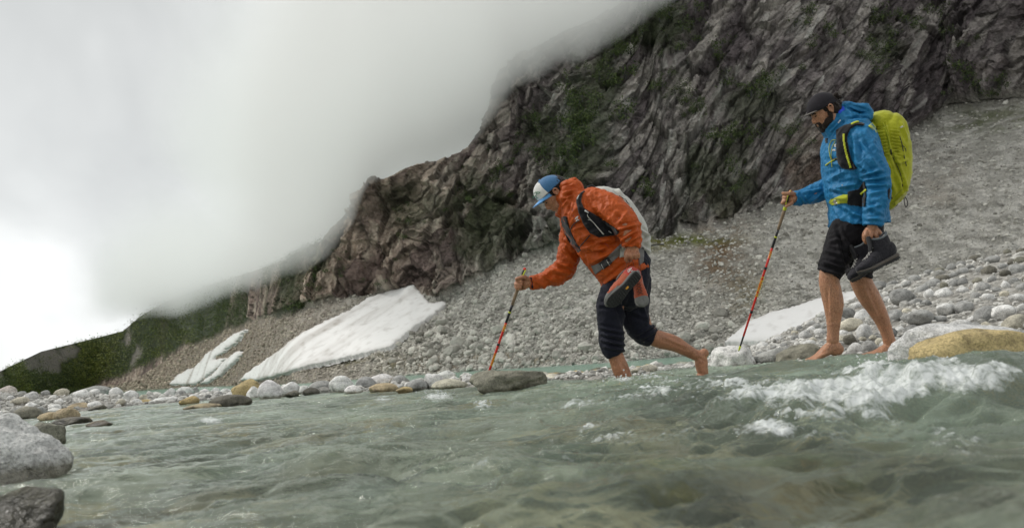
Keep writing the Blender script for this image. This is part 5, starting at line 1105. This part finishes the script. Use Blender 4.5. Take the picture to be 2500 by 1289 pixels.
# --- jacket
pa = Part(D1)
pa.tube([(1392, 484, 0, 34, 60), (1414, 512, 0, 52, 78), (1440, 552, 0, 58, 80), (1470, 598, 0, 59, 76), (1503, 638, 0, 60, 70), (1520, 658, 0, 62, 68), (1528, 674, 0, 62, 66)], sq=2.3, cap2='open')
pa.tube([(1402, 545, .10, 32), (1391, 605, .14, 26), (1382, 648, .16, 28), (1360, 670, .15, 25), (1330, 684, .13, 19), (1308, 689, .12, 16.5), (1294, 691, .11, 15.5)], cap2='open')
pa.tube([(1442, 496, -.10, 34), (1468, 501, -.16, 34), (1500, 519, -.21, 35), (1526, 546, -.26, 33), (1539, 572, -.29, 28), (1543, 590, NZ, 23), (1543, 603, NZ, 20)], cap2='open')
pa.tube([(1410, 520, 0, 36, 38), (1390, 509, 0, 33, 36), (1378, 503, 0, 31, 34), (1367, 499, 0, 29, 33)], cap2='open')
# bunched hood at the nape
pa.tube([(1366, 463, 0, 8, 26), (1380, 456, 0, 13, 38), (1398, 458, 0, 16, 44), (1406, 472, 0, 16, 46), (1392, 488, 0, 15, 44)], sq=2.2)
pa.tube([(1384, 452, -.02, 9, 24), (1397, 446, 0, 9, 36), (1411, 455, 0, 9, 38), (1414, 470, 0, 8, 36), (1408, 486, 0, 9, 34)])
jk = solid(pa, .005, 2)
wrinkle(jk, .0105, 9.0, seed=5, lines=[(1420, 478, 1424, 520, -4, 4), (1555, 560, 1515, 590, 8, 5), (1560, 575, 1520, 600, 8, 4), (1562, 548, 1508, 560, 7, 5), (1530, 520, 1505, 555, 5, 6), (1450, 500, 1515, 560, 5, 9), (1428, 575, 1470, 560, 8, 6), (1425, 590, 1500, 600, -8, 7), (1400, 560, 1440, 545, 6, 5), (1425, 605, 1485, 585, 7, 5), (1445, 640, 1520, 600, 9, 7), (1430, 620, 1500, 612, -7, 6), (1480, 690, 1545, 640, 7, 5), (1500, 672, 1580, 650, 5, 5),
    (1320, 668, 1352, 690, 6, 4), (1330, 660, 1390, 668, 6, 5), (1350, 640, 1400, 655, 6, 5), (1372, 600, 1402, 640, 5, 5), (1380, 585, 1405, 600, 5, 4), (1300, 682, 1330, 700, 4, 4), (1372, 462, 1400, 452, 5, 3), (1378, 474, 1408, 462, 6, 3), (1380, 485, 1400, 478, 5, 3), (1376, 505, 1392, 480, 4, 3), (1385, 525, 1395, 490, -4, 3)])
jk.materials.clear(); jk.materials.append(M_ORANGE); add('jacket', jk, parent=man1)
bv1 = bvh_of([jk, sh])
add_cuff = ribbon('cuff_strap', bv1, [(1294, 676), (1296, 692), (1299, 706)], 5, M_NAVY, man1, lift=.004)
ribbon('pocket_zip', bv1, [(1463, 588), (1475, 592), (1488, 605)], 1.6, plain('rust_zip', (.30, .035, .02), .5), man1, lift=.003)
ribbon('front_zip', bv1, [(1397, 500), (1400, 530), (1404, 560)], 1.2, plain('rust_zip_dark', (.22, .03, .02), .5), man1, lift=.003)
mark('chest_mark', bv1, 1409, 535, 9, 11, -.3, M_PRINT, man1, t=.8)
# --- cap
cap1 = cap_dome(H1, MH1, r=(.108, .090, .102), cu=.034, cut=.010, front=(.036, -.14), mats=[M_CAPB, M_WHITE], flat_front=.016)
oc = add('cap', cap1, parent=man1); ob = add('bill', cap_bill(H1, MH1, M_BILL, cu=.040, length=.070, droop=.020, up=.04), parent=oc)
bvc = bvh_of([cap1]); mark('cap_print', bvc, 1309, 477, 15, 20, .35, M_GPRINT, oc, t=.75, lift=.002)
bt = Part(1); bt.ell(H1 + (np.array([.004, 0, .139])) @ MH1, MH1, (.007, .007, .004), 2); add('button', me_of(bt, 'button', [M_BILL]), parent=oc)
# --- pack
pk1 = empty('backpack', (0, 0, 0), 'light grey roll-top backpack on the back of the hiker in orange', 'backpack')
pa = Part(D1)
pa.tube([(1452, 478, .04, 17, 36), (1472, 480, .04, 26, 46), (1498, 504, .04, 38, 52), (1526, 543, .04, 42, 54), (1545, 582, .04, 40, 52), (1556, 612, .04, 32, 48), (1560, 634, .04, 22, 42)], sq=2.7)
pb_ = solid(pa, .006, 3); wrinkle(pb_, .006, 8, seed=33, stretch=((.5, 0, -.8), 1.8), lines=[(1450, 468, 1540, 505, 6, 3), (1500, 458, 1520, 478, 6, 4), (1560, 560, 1590, 580, 7, 4), (1562, 590, 1588, 575, -6, 4), (1565, 600, 1586, 615, 6, 4), (1510, 470, 1560, 540, 5, 5)])
pb_.materials.clear(); pb_.materials.append(M_GREY); add('pack_body', pb_, parent=pk1); bvp = bvh_of([pb_]); bvj = bvh_of([jk, pb_, sh])
hcord('seam', bvp, [(1456, 462), (1480, 470), (1500, 484), (1522, 502)], .9, M_WHITE, pk1, D1, lift=.002)
hcord('compression_cord', bvp, [(1512, 478), (1528, 490), (1545, 512), (1560, 540)], .8, M_BLK, pk1, D1, lift=.002); hcord('compression_cord', bvp, [(1515, 496), (1526, 486), (1534, 500)], .7, M_BLK, pk1, D1, lift=.002)
applique('lid_edge', bvp, [(1434, 462), (1448, 458), (1462, 466), (1455, 476), (1440, 474)], M_STRAP, pk1)
cord('haul_loop', [(1433, 464, .02), (1436, 456, .02), (1446, 453, .02), (1452, 458, .02)], 1.6, M_BLK, pk1, D1); cord('dangling_strap', [(1589, 600, .02), (1604, 597, .02), (1620, 597, .02)], 1.6, M_BLK, pk1, D1)
applique('side_panel', bvj, [(1562, 596), (1572, 604), (1572, 640), (1560, 650), (1556, 620)], M_STRAP, pk1, lift=.004)
applique('shoulder_strap', bv1, [(1406, 490), (1411, 478), (1418, 470), (1428, 466), (1421, 476), (1419, 492), (1426, 508), (1446, 520), (1478, 540), (1502, 556), (1512, 566), (1508, 574), (1482, 577), (1462, 580), (1440, 570), (1424, 548), (1412, 520)], M_BLACK, pk1, lift=.012, bulge=.014)
applique('strap_pad_edge', bv1, [(1407, 486), (1413, 474), (1414, 480), (1409, 490)], M_GREY, pk1, lift=.020)
ribbon('buckle', bv1, [(1427, 514), (1437, 520)], 2.4, M_PRINT, pk1, lift=.032); hcord('strap_cord', bv1, [(1434, 524), (1436, 530), (1450, 545), (1474, 572)], .8, M_GREY, pk1, D1, lift=.032); hcord('strap_cord', bv1, [(1436, 536), (1446, 541), (1462, 560), (1472, 572)], .7, M_GREY, pk1, D1, lift=.032); ribbon('strap_tab', bv1, [(1485, 564), (1494, 570)], 1.6, M_PRINT, pk1, lift=.03)
ribbon('far_shoulder_strap', bv1, [(1377, 528, 7), (1381, 550, 8), (1390, 575, 8), (1402, 596, 7), (1416, 614, 5)], 7, M_BLACK, pk1, lift=.012)
hcord('sternum_cord', bv1, [(1414, 538), (1400, 548), (1392, 562)], 1.3, M_BLK, pk1, D1, lift=.010); hcord('sternum_cord', bv1, [(1440, 575), (1425, 592), (1414, 604)], 1.3, M_BLK, pk1, D1, lift=.010)
ribbon('hip_belt', bv1, [(1448, 660, 11), (1466, 650, 9), (1490, 632, 9), (1512, 612, 10), (1522, 604, 11)], 9, M_STRAP, pk1, lift=.012); ribbon('belt_buckle', bv1, [(1466, 651), (1490, 634)], 9.5, M_BLK, pk1, lift=.020); ribbon('buckle_bar', bv1, [(1467, 644), (1474, 658)], 1.4, M_PRINT, pk1, lift=.026); ribbon('buckle_bar', bv1, [(1480, 634), (1488, 648)], 1.4, M_PRINT, pk1, lift=.026)
applique('hip_pad', bv1, [(1513, 606), (1524, 600), (1530, 606), (1526, 626), (1512, 630)], M_GREY, pk1, lift=.014)
# --- pole
zt = FZ
pole('red and black trekking pole planted behind the big brown boulder by the hiker in orange', D1, (1282, 654), (1190, 918), [(0, .018, 9, 11, M_RED, 'grip_cap'), (.018, .06, 11, 11, M_BLK, 'grip_top'), (.06, .335, 12.5, 11, M_CORK, 'cork_grip'), (.335, .50, 9, 9, M_BLK, 'upper_shaft'), (.398, .410, 9.6, 9.6, M_NEON, 'ring'), (.50, 1.0, 9, 8, M_RED, 'lower_shaft'), (.692, .712, 10.5, 10.5, M_BLK, 'ring')],
     [('LEKI', .545, .028, .0095), ('CRESSIDA', .84, .022, .009)], None, None, dz_top=FZ - .012, dz_tip=.10 + .12)
ribbon_tmp = Part(D1); ribbon_tmp.tube([(1283, 660, FZ - .02, 1.6), (1279, 668, FZ - .024, 1.6), (1276, 676, FZ - .022, 1.5)], n=4, seg=8); add('wrist_tab', me_of(ribbon_tmp, 'wrist_tab', [M_NEON]), parent=[o for o in bpy.data.objects if o.name.startswith('trekking_pole')][0])
# --- shoes hanging by their laces
sz = D1 - .36
M_a = frame2(-.66, .75, -.60, -.55); 
def sframe(t3, u3):
    T_ = np.asarray(t3, float); T_ = T_[0] * _r + T_[1] * _f - T_[2] * _u; T_ /= np.linalg.norm(T_); U_ = u3[0] * _r + u3[1] * _f - u3[2] * _u; U_ -= (U_ @ T_) * T_; U_ /= np.linalg.norm(U_); return np.array([T_, np.cross(U_, T_), U_])
g1_ = 'orange trail shoes hanging from one hand'
r1_, gA = shoe('orange trail shoe with black studded sole turned to the viewer', P(1523, 708, sz - .04), sframe((-.68, -.10, .73), (-.42, .88, -.36)), .280, 'trail', g1_)
r2_, gB = shoe('orange trail shoe hanging toe down behind the one showing its sole', P(1563, 716, sz + .12), sframe((.05, -.75, .72), (-.25, -.55, -.80)), .265, 'trail', g1_)
for x0, y0, x1, y1 in [(1532, 638, 1522, 668), (1537, 636, 1533, 652), (1542, 634, 1548, 650), (1558, 628, 1560, 672), (1559, 628, 1566, 676)]:
    cord('lace', [(x0, y0, -.30), ((x0 + x1) / 2 + 1, (y0 + y1) / 2, -.31), (x1, y1, -.30)], .7, M_RLACE, r1_, D1)
mark('heel_mark', bvh_of([c for c in [ch.data for ch in r1_.children if ch.name.startswith('upper')]]), 1538, 660, 13, 8, -.3, M_PRINT, r1_, t=.8, lift=.002)
# ================================================================ hiker in blue
D2 = 5.3
man2 = empty('person', (0, 0, 0), 'bearded hiker in blue jacket and charcoal cap stepping barefoot at the stream edge', 'person')
H2 = P(2015, 272, D2); MH2 = frame2(-.87, .50, -.50, -.87)
pa = Part(D2)
head_parts(pa, H2, MH2)
pa.tube([(2030, 290, 0, 22, 24), (2050, 308, 0, 24, 28), (2070, 335, 0, 34, 54), (2082, 400, 0, 44, 58), (2090, 470, 0, 42, 52), (2095, 560, 0, 42, 52)], sq=2.2)
pa.tube([(2088, 560, -.05, 28), (2056, 610, -.07, 24), (2029, 655, -.08, 23), (2024, 685, -.08, 23.5), (2030, 715, -.08, 24.5), (2035, 745, -.08, 23), (2035, 785, -.08, 16.5), (2034, 812, -.08, 14), (2033, 830, -.08, 14.5)])
pa.tube([(2046, 853, -.08, 14, 13), (2036, 846, -.08, 16, 13.5), (2020, 854, -.08, 14, 14), (2002, 867, -.085, 9, 17), (1988, 875, -.09, 5.5, 19), (1972, 880, -.09, 3.2, 17)])
pa.pell(2040, 858, D2 * 0 - .08, (.048, .034, .028))
pa.tube([(2105, 560, .06, 36), (2100, 620, .08, 28), (2098, 665, .09, 25), (2106, 695, .10, 25), (2122, 725, .10, 25), (2140, 755, .10, 21), (2155, 785, .10, 17), (2166, 815, .10, 14), (2173, 838, .10, 14.5)])
pa.tube([(2188, 860, .10, 11, 13), (2178, 850, .10, 16, 13.5), (2160, 855, .10, 13.5, 14), (2140, 863, .10, 9, 17), (2118, 868, .10, 6.5, 19), (2102, 871, .10, 5, 17)])
# far arm to the pole
pa.tube([(2060, 380, .12, 24), (2045, 440, .18, 21), (2005, 466, .18, 17), (1965, 481, .16, 12.5), (1938, 485, .15, 10)])
FZ = .14
hand_tubes(pa, [(1944, 485, FZ + .01, 9, 8), (1934, 482, FZ + .012, 14, 7), (1927, 482, FZ + .018, 14, 6)],
  [[(1930, 484, FZ + .025, 4.2), (1918, 483, FZ + .03, 4.2), (1913, 481, FZ, 4.1), (1918, 483, FZ - .022, 3.9)],
   [(1929, 490, FZ + .025, 4.2), (1917, 491, FZ + .03, 4.1), (1912, 490, FZ, 4.1), (1917, 491, FZ - .02, 3.8)],
   [(1928, 496, FZ + .02, 4.0), (1916, 497, FZ + .02, 3.9), (1909, 496, FZ, 3.8), (1912, 494, FZ - .014, 3.6)],
   [(1934, 496, FZ - .01, 4.2), (1927, 500, FZ - .022, 3.9), (1919, 504, FZ - .022, 3.6)]],
  [(1937, 474, FZ - .01, 6.0), (1927, 473, FZ - .022, 5.2), (1919, 473, FZ - .018, 4.5), (1912, 472, FZ - .012, 4.1)])
NZ = -.28
pa.tube([(2100, 330, -.14, 25), (2120, 385, -.20, 24), (2138, 440, -.24, 22), (2136, 500, -.27, 17), (2130, 545, NZ, 12), (2130, 556, NZ, 11.5)])
hand_tubes(pa, [(2130, 552, NZ, 11.5, 9), (2130, 562, NZ, 17, 8.5), (2131, 569, NZ, 18.5, 8)],
  [[(2115, 566, NZ - .010, 5.0), (2113, 576, NZ - .014, 5.0), (2114, 586, NZ - .002, 4.6), (2116, 592, NZ + .01, 4.2)],
   [(2125, 567, NZ - .014, 5.2), (2126, 578, NZ - .020, 5.1), (2127, 588, NZ - .006, 4.8), (2128, 596, NZ + .01, 4.3)],
   [(2136, 566, NZ - .012, 5.1), (2140, 577, NZ - .018, 5.0), (2143, 587, NZ - .004, 4.6), (2144, 593, NZ + .01, 4.2)],
   [(2146, 564, NZ - .006, 4.5), (2151, 573, NZ - .010, 4.4), (2154, 581, NZ + .002, 4.1), (2155, 586, NZ + .01, 3.8)]],
  [(2118, 560, NZ + .014, 5.8), (2110, 572, NZ + .03, 5.2), (2110, 584, NZ + .035, 4.8), (2114, 592, NZ + .03, 4.4)])
body = solid(pa, .0044, 3, .45); wrinkle(body, .0012, 30, seed=4, front_only=False, lines=[(2026, 700, 2030, 780, 2.5, 4), (2048, 700, 2046, 760, 2, 4), (2110, 700, 2150, 790, 2.5, 4), (2180, 835, 2192, 850, 3, 3), (2172, 846, 2178, 850, 3, 4), (1992, 872, 2020, 862, 2, 3)])
body.name = 'body'; body.materials.clear(); body.materials.append(M_SKIN2); add('body', body, parent=man2)
head_extras(man2, H2, MH2, M_HAIR, longhair=True, beard=True)
# --- shorts
pa = Part(D2)
pa.tube([(2095, 520, 0, 52, 56), (2093, 552, 0, 56, 60), (2090, 580, 0, 54, 58)], sq=2.3)
pa.tube([(2068, 565, -.05, 40, 42), (2050, 600, -.07, 35), (2038, 636, -.08, 32), (2031, 652, -.08, 32), (2028, 660, -.08, 31), (2022, 670, -.08, 29)], cap2='open')
pa.tube([(2110, 565, .05, 40, 42), (2104, 610, .07, 35), (2100, 645, .09, 32), (2099, 660, .09, 32), (2097, 676, .09, 30)], cap2='open')
for st in ([(2006, 652, -.08), (2050, 670, -.08)],): pass
sh = solid(pa, .0055, 3); wrinkle(sh, .006, 9, seed=23, lines=[(2012, 640, 2062, 656, 6, 4), (1998, 655, 2052, 672, 8, 4), (2025, 590, 2060, 585, 5, 5), (2018, 612, 2062, 625, 5, 5), (2045, 555, 2070, 660, -7, 5), (2050, 560, 2092, 640, 5, 5), (2070, 662, 2128, 664, 8, 4), (2075, 640, 2110, 600, 5, 5), (2110, 555, 2140, 600, 4, 5)])
sh.materials.clear(); sh.materials.append(M_BLACKS); add('rolled_shorts', sh, parent=man2)
# --- jacket
pa = Part(D2)
pa.tube([(2060, 300, 0, 34, 50), (2070, 328, 0, 50, 76), (2076, 370, 0, 61, 84), (2079, 420, 0, 61, 82), (2082, 462, 0, 60, 76), (2090, 492, 0, 60, 72), (2095, 522, 0, 64, 72), (2097, 548, 0, 66, 70)], sq=2.3, cap2='open')
pa.tube([(2066, 400, .12, 34), (2050, 442, .18, 32), (2020, 460, .19, 26), (1985, 474, .18, 22), (1958, 482, .16, 18), (1939, 484, .15, 16)], cap2='open')
pa.tube([(2096, 322, -.12, 32), (2106, 352, -.18, 36), (2120, 395, -.23, 36), (2137, 432, -.25, 33), (2143, 460, -.26, 30), (2139, 495, -.27, 29), (2133, 525, NZ, 25), (2130, 550, NZ, 22)], cap2='open')
pa.tube([(2060, 335, 0, 40, 42), (2045, 318, 0, 34, 38), (2033, 307, 0, 29, 34), (2025, 300, 0, 27, 31)], cap2='open')
pa.tube([(2050, 282, -.01, 8, 24), (2062, 268, 0, 12, 34), (2080, 268, 0, 13, 42), (2098, 274, 0, 17, 48), (2100, 290, 0, 18, 46), (2080, 300, 0, 16, 44)], sq=2.2)
pa.tube([(2056, 262, -.02, 5, 20), (2066, 256, -.02, 6, 24), (2084, 268, -.02, 8, 30), (2104, 270, 0, 9, 34), (2114, 282, 0, 9, 34)])
jk = solid(pa, .005, 2)
wrinkle(jk, .0088, 9.5, seed=15, lines=[(2085, 335, 2096, 400, 6, 6), (2100, 345, 2122, 370, 5, 5), (2110, 360, 2150, 420, 5, 6), (2105, 430, 2150, 415, 7, 5), (2112, 440, 2165, 432, 8, 5), (2115, 452, 2170, 452, 7, 5), (2120, 475, 2160, 465, 5, 5), (2112, 500, 2150, 520, 6, 5), (2108, 515, 2150, 500, 6, 5), (2112, 535, 2150, 533, 4, 4), (2100, 400, 2130, 430, 6, 5), (2022, 440, 2060, 420, 6, 6), (2030, 460, 2090, 450, 7, 6), (2020, 400, 2060, 400, 4, 6), (2030, 470, 2070, 478, -6, 5), (2035, 505, 2060, 540, 6, 5), (2050, 500, 2100, 528, 5, 6), (2075, 520, 2110, 530, 5, 5),
    (1960, 470, 2010, 462, 5, 4), (1975, 495, 2010, 470, 5, 4), (1955, 478, 1968, 500, 5, 3), (2060, 265, 2090, 285, 5, 3), (2075, 262, 2112, 272, 6, 3), (2070, 290, 2115, 288, -6, 3), (2030, 320, 2058, 292, 5, 3), (2040, 330, 2060, 300, -4, 3)])
jk.materials.clear(); jk.materials.append(M_BLUE); add('jacket', jk, parent=man2); bv2 = bvh_of([jk, sh])
ribbon('hood_lining', bv2, [(2046, 276), (2054, 268), (2062, 264)], 6, M_ROYAL, man2, lift=.006); ribbon('cuff_strap', bv2, [(1941, 469), (1942, 482), (1940, 494)], 4.5, M_BLK, man2, lift=.005)
ribbon('zip_pull', bv2, [(2095, 462), (2097, 474)], 1.6, M_BLUE, man2, lift=.012); ribbon('zip_pull', bv2, [(2048, 404), (2051, 420)], 1.6, M_BLUE, man2, lift=.008); ribbon('collar_patch', bv2, [(2046, 302), (2053, 293)], 2.2, M_PRINT, man2, lift=.005)
mark('chest_mark', bv2, 2039, 356, 5, 7, 0, M_PRINT, man2, t=.7); mark('chest_lettering', bv2, 2036, 367, 8, 4, 0, M_PRINT, man2, t=.7)
pc = empty('tmp', (0, 0, 0), 'x', 'x'); bpy.data.objects.remove(pc)
sn = Part(1); h_, _n = hit(bv2, 2057, 453); sn.ell(h_, np.array([_r, _f, _u]), (.006, .003, .006), 2); add('press_stud', me_of(sn, 'press_stud', [M_METAL]), parent=man2)
# --- cap
cap2_ = cap_dome(H2, MH2, r=(.110, .090, .106), cu=.026, cut=.004, mats=[M_CAPD]); oc2 = add('cap', cap2_, parent=man2); add('bill', cap_bill(H2, MH2, M_BILLD, cu=.034, length=.068, droop=.006, up=.02), parent=oc2)
bvc2 = bvh_of([cap2_]); mark('cap_print', bvc2, 1967, 272, 4, 6, 0, M_PRINT, oc2, t=.8, lift=.002)
# --- pack
pk2 = empty('backpack', (0, 0, 0), 'lime green backpack with black shoulder strap on the hiker in blue', 'backpack'); pa = Part(D2)
pa.tube([(2150, 302, .02, 30, 40), (2158, 312, .02, 42, 50), (2163, 340, .02, 45, 56), (2166, 380, .02, 46, 58), (2166, 420, .02, 46, 58), (2162, 455, .02, 43, 56), (2160, 480, .02, 35, 50), (2159, 492, .02, 24, 42)], sq=3.0)
pb_ = solid(pa, .006, 3); LN = [(2160 + i * .0, 0, 0, 0, 0, 1) for i in ()]
for i in range(9): LN.append((2174 + i, 318 + i * 8, 2196 + i * .7, 322 + i * 8, 4, 2.2)); LN.append((2140 + i * 2, 316 + i * 8, 2160 + i * 1.6, 312 + i * 8, 3, 2.2))
LN += [(2162, 298, 2176, 372, 5, 2.5), (2176, 372, 2208, 362, 5, 2.5), (2178, 376, 2202, 440, -7, 4), (2202, 440, 2208, 470, -6, 4), (2180, 495, 2212, 465, 6, 3), (2165, 420, 2185, 470, 6, 6), (2195, 400, 2214, 390, 5, 4), (2200, 300, 2216, 340, 5, 4), (2170, 400, 2180, 430, 5, 6)]
wrinkle(pb_, .0045, 9, seed=43, lines=LN); pb_.materials.clear(); pb_.materials.append(M_LIME); add('pack_body', pb_, parent=pk2); bvp2 = bvh_of([pb_]); bva = bvh_of([pb_, jk, sh])
hcord('zip', bvp2, [(2156, 300), (2164, 320), (2171, 345), (2175, 368)], 1.2, M_DLIME, pk2, D2, lift=.003); hcord('zip_pull', bvp2, [(2175, 366), (2176, 376)], 1.6, M_BLK, pk2, D2, lift=.004)
hcord('compression_cord', bvp2, [(2197, 334), (2203, 355), (2207, 380), (2213, 405)], 1.0, M_BLK, pk2, D2, lift=.003); hcord('compression_cord', bvp2, [(2203, 355), (2210, 362), (2212, 370)], .8, M_BLK, pk2, D2, lift=.003); hcord('side_cord', bvp2, [(2144, 345), (2152, 360), (2161, 378)], .8, M_BLK, pk2, D2, lift=.002); hcord('pocket_seam', bvp2, [(2176, 378), (2188, 400), (2200, 430), (2204, 455)], 1.0, M_BLK, pk2, D2, lift=.0)
ribbon('reflective_tab', bvp2, [(2197, 313), (2206, 308)], 2.6, M_GREY, pk2, lift=.004); applique('pocket_flap', bvp2, [(2179, 373), (2209, 363), (2214, 390), (2196, 403), (2184, 398)], M_LIME, pk2, lift=.005); applique('base_fold', bvp2, [(2182, 492), (2212, 464), (2213, 474), (2200, 492), (2184, 502)], M_LIME, pk2, lift=.008)
applique('mesh_panel', bva, [(2166, 466), (2173, 456), (2178, 486), (2168, 488)], M_BLACK, pk2, lift=.006); applique('lid_gusset', bva, [(2118, 308), (2128, 300), (2138, 298), (2139, 325), (2130, 318)], M_DLIME, pk2, lift=.008)
cord('tool_loop', [(2207, 478, -.02), (2214, 488, -.02), (2216, 500, -.02), (2211, 505, -.02), (2208, 495, -.02), (2207, 480, -.02)], 1.1, M_BLK, pk2, D2); cord('small_loop', [(2182, 498, -.04), (2185, 503, -.04), (2190, 502, -.04), (2192, 495, -.04)], .9, M_BLK, pk2, D2)
applique('shoulder_strap', bv2, [(2042, 318), (2060, 306), (2082, 300), (2102, 298), (2112, 303), (2108, 308), (2090, 306), (2076, 316), (2070, 330), (2069, 345), (2074, 370), (2080, 392), (2093, 412), (2085, 416), (2064, 414), (2054, 411), (2045, 398), (2041, 372), (2041, 340)], M_BLACK, pk2, lift=.012, bulge=.012)
ribbon('lime_zip', bv2, [(2059, 326, 3.2), (2061, 350, 3.2), (2067, 378, 3.4), (2077, 411, 3.4)], 3.2, M_DLIME, pk2, lift=.029); ribbon('strap_lime_top', bv2, [(2077, 304), (2088, 299), (2098, 297)], 2.6, M_DLIME, pk2, lift=.022)
hcord('sternum_strap', bv2, [(2016, 404), (2024, 398), (2034, 392), (2042, 388)], 1.8, M_DLIME, pk2, D2, lift=.008); hcord('sternum_cord', bv2, [(2040, 342), (2030, 344), (2024, 360), (2026, 380), (2029, 390)], .9, M_DLIME, pk2, D2, lift=.008); hcord('sternum_cord', bv2, [(2039, 346), (2031, 362), (2029, 380), (2030, 392), (2031, 408)], .9, M_DLIME, pk2, D2, lift=.008); ribbon('sternum_buckle', bv2, [(2028, 392), (2042, 388)], 3, M_BLK, pk2, lift=.014)
ribbon('far_shoulder_strap', bv2, [(2018, 338, 4), (2018, 350, 3)], 4, M_BLACK, pk2, lift=.010)
applique('hip_pad', bv2, [(2070, 468), (2096, 462), (2110, 440), (2116, 462), (2114, 500), (2110, 506), (2070, 500)], M_BLACK, pk2, lift=.012); ribbon('belt_webbing', bv2, [(2026, 490, 5), (2034, 494, 7), (2044, 490, 9), (2060, 486, 11), (2070, 486, 12)], 8, M_DLIME, pk2, lift=.010); ribbon('belt_buckle', bv2, [(2036, 489), (2042, 500)], 4.5, M_METAL, pk2, lift=.017); ribbon('lime_strap', bv2, [(2100, 476), (2115, 462)], 3, M_DLIME, pk2, lift=.02)
# --- pole
rt, A_, B_, ax = pole('red trekking pole with black and lime grip planted on the white topped rock', D2, (1931, 465), (1803, 858), [(0, .012, 8, 13, M_RED, 'grip_cap'), (.012, .10, 12, 11, M_BLK, 'grip_top'), (.10, .118, 13, 12, M_NEON, 'grip_band'), (.118, .235, 12, 10.5, M_CORK, 'cork_grip'), (.235, .345, 9, 9, M_BLK, 'upper_shaft'), (.275, .283, 9.6, 9.6, M_NEON, 'ring'), (.345, .90, 8.8, 7.5, M_RED, 'lower_shaft'), (.462, .478, 10, 10, M_BLK, 'ring'), (.735, .752, 10, 10, M_BLK, 'ring'), (.90, .965, 7, 5.5, M_BLK, 'tip_shaft'), (.965, .995, 8.5, 5, M_NEON, 'tip_cup'), (.995, 1.0, 3, 2, M_METAL, 'tip')],
     [('LEKI', .385, .028, .0095), ('CRESSIDA', .585, .036, .009)], None, None, dz_top=FZ, dz_tip=FZ + .30)
sp = Part(D2); sp.tube([(1930, 466, FZ - .02, 1.4), (1923, 480, FZ - .024, 1.4), (1919, 495, FZ - .02, 1.3), (1919, 508, FZ - .01, 1.2)], n=4, seg=8); add('wrist_tab', me_of(sp, 'wrist_tab', [M_NEON]), parent=rt)
# --- boots held by their cuffs
g2_ = 'dark hiking boots held in one hand'
shoe('charcoal hiking boot with grey laces nearest the viewer', P(2146, 650, D2 - .36), sframe((-.90, -.16, .40), (-.36, .10, -.90)), .295, 'boot', g2_)
shoe('second charcoal boot half hidden behind the nearest boot', P(2116, 660, D2 - .20), sframe((-.76, -.30, .58), (-.55, .10, -.82)), .285, 'boot', g2_)
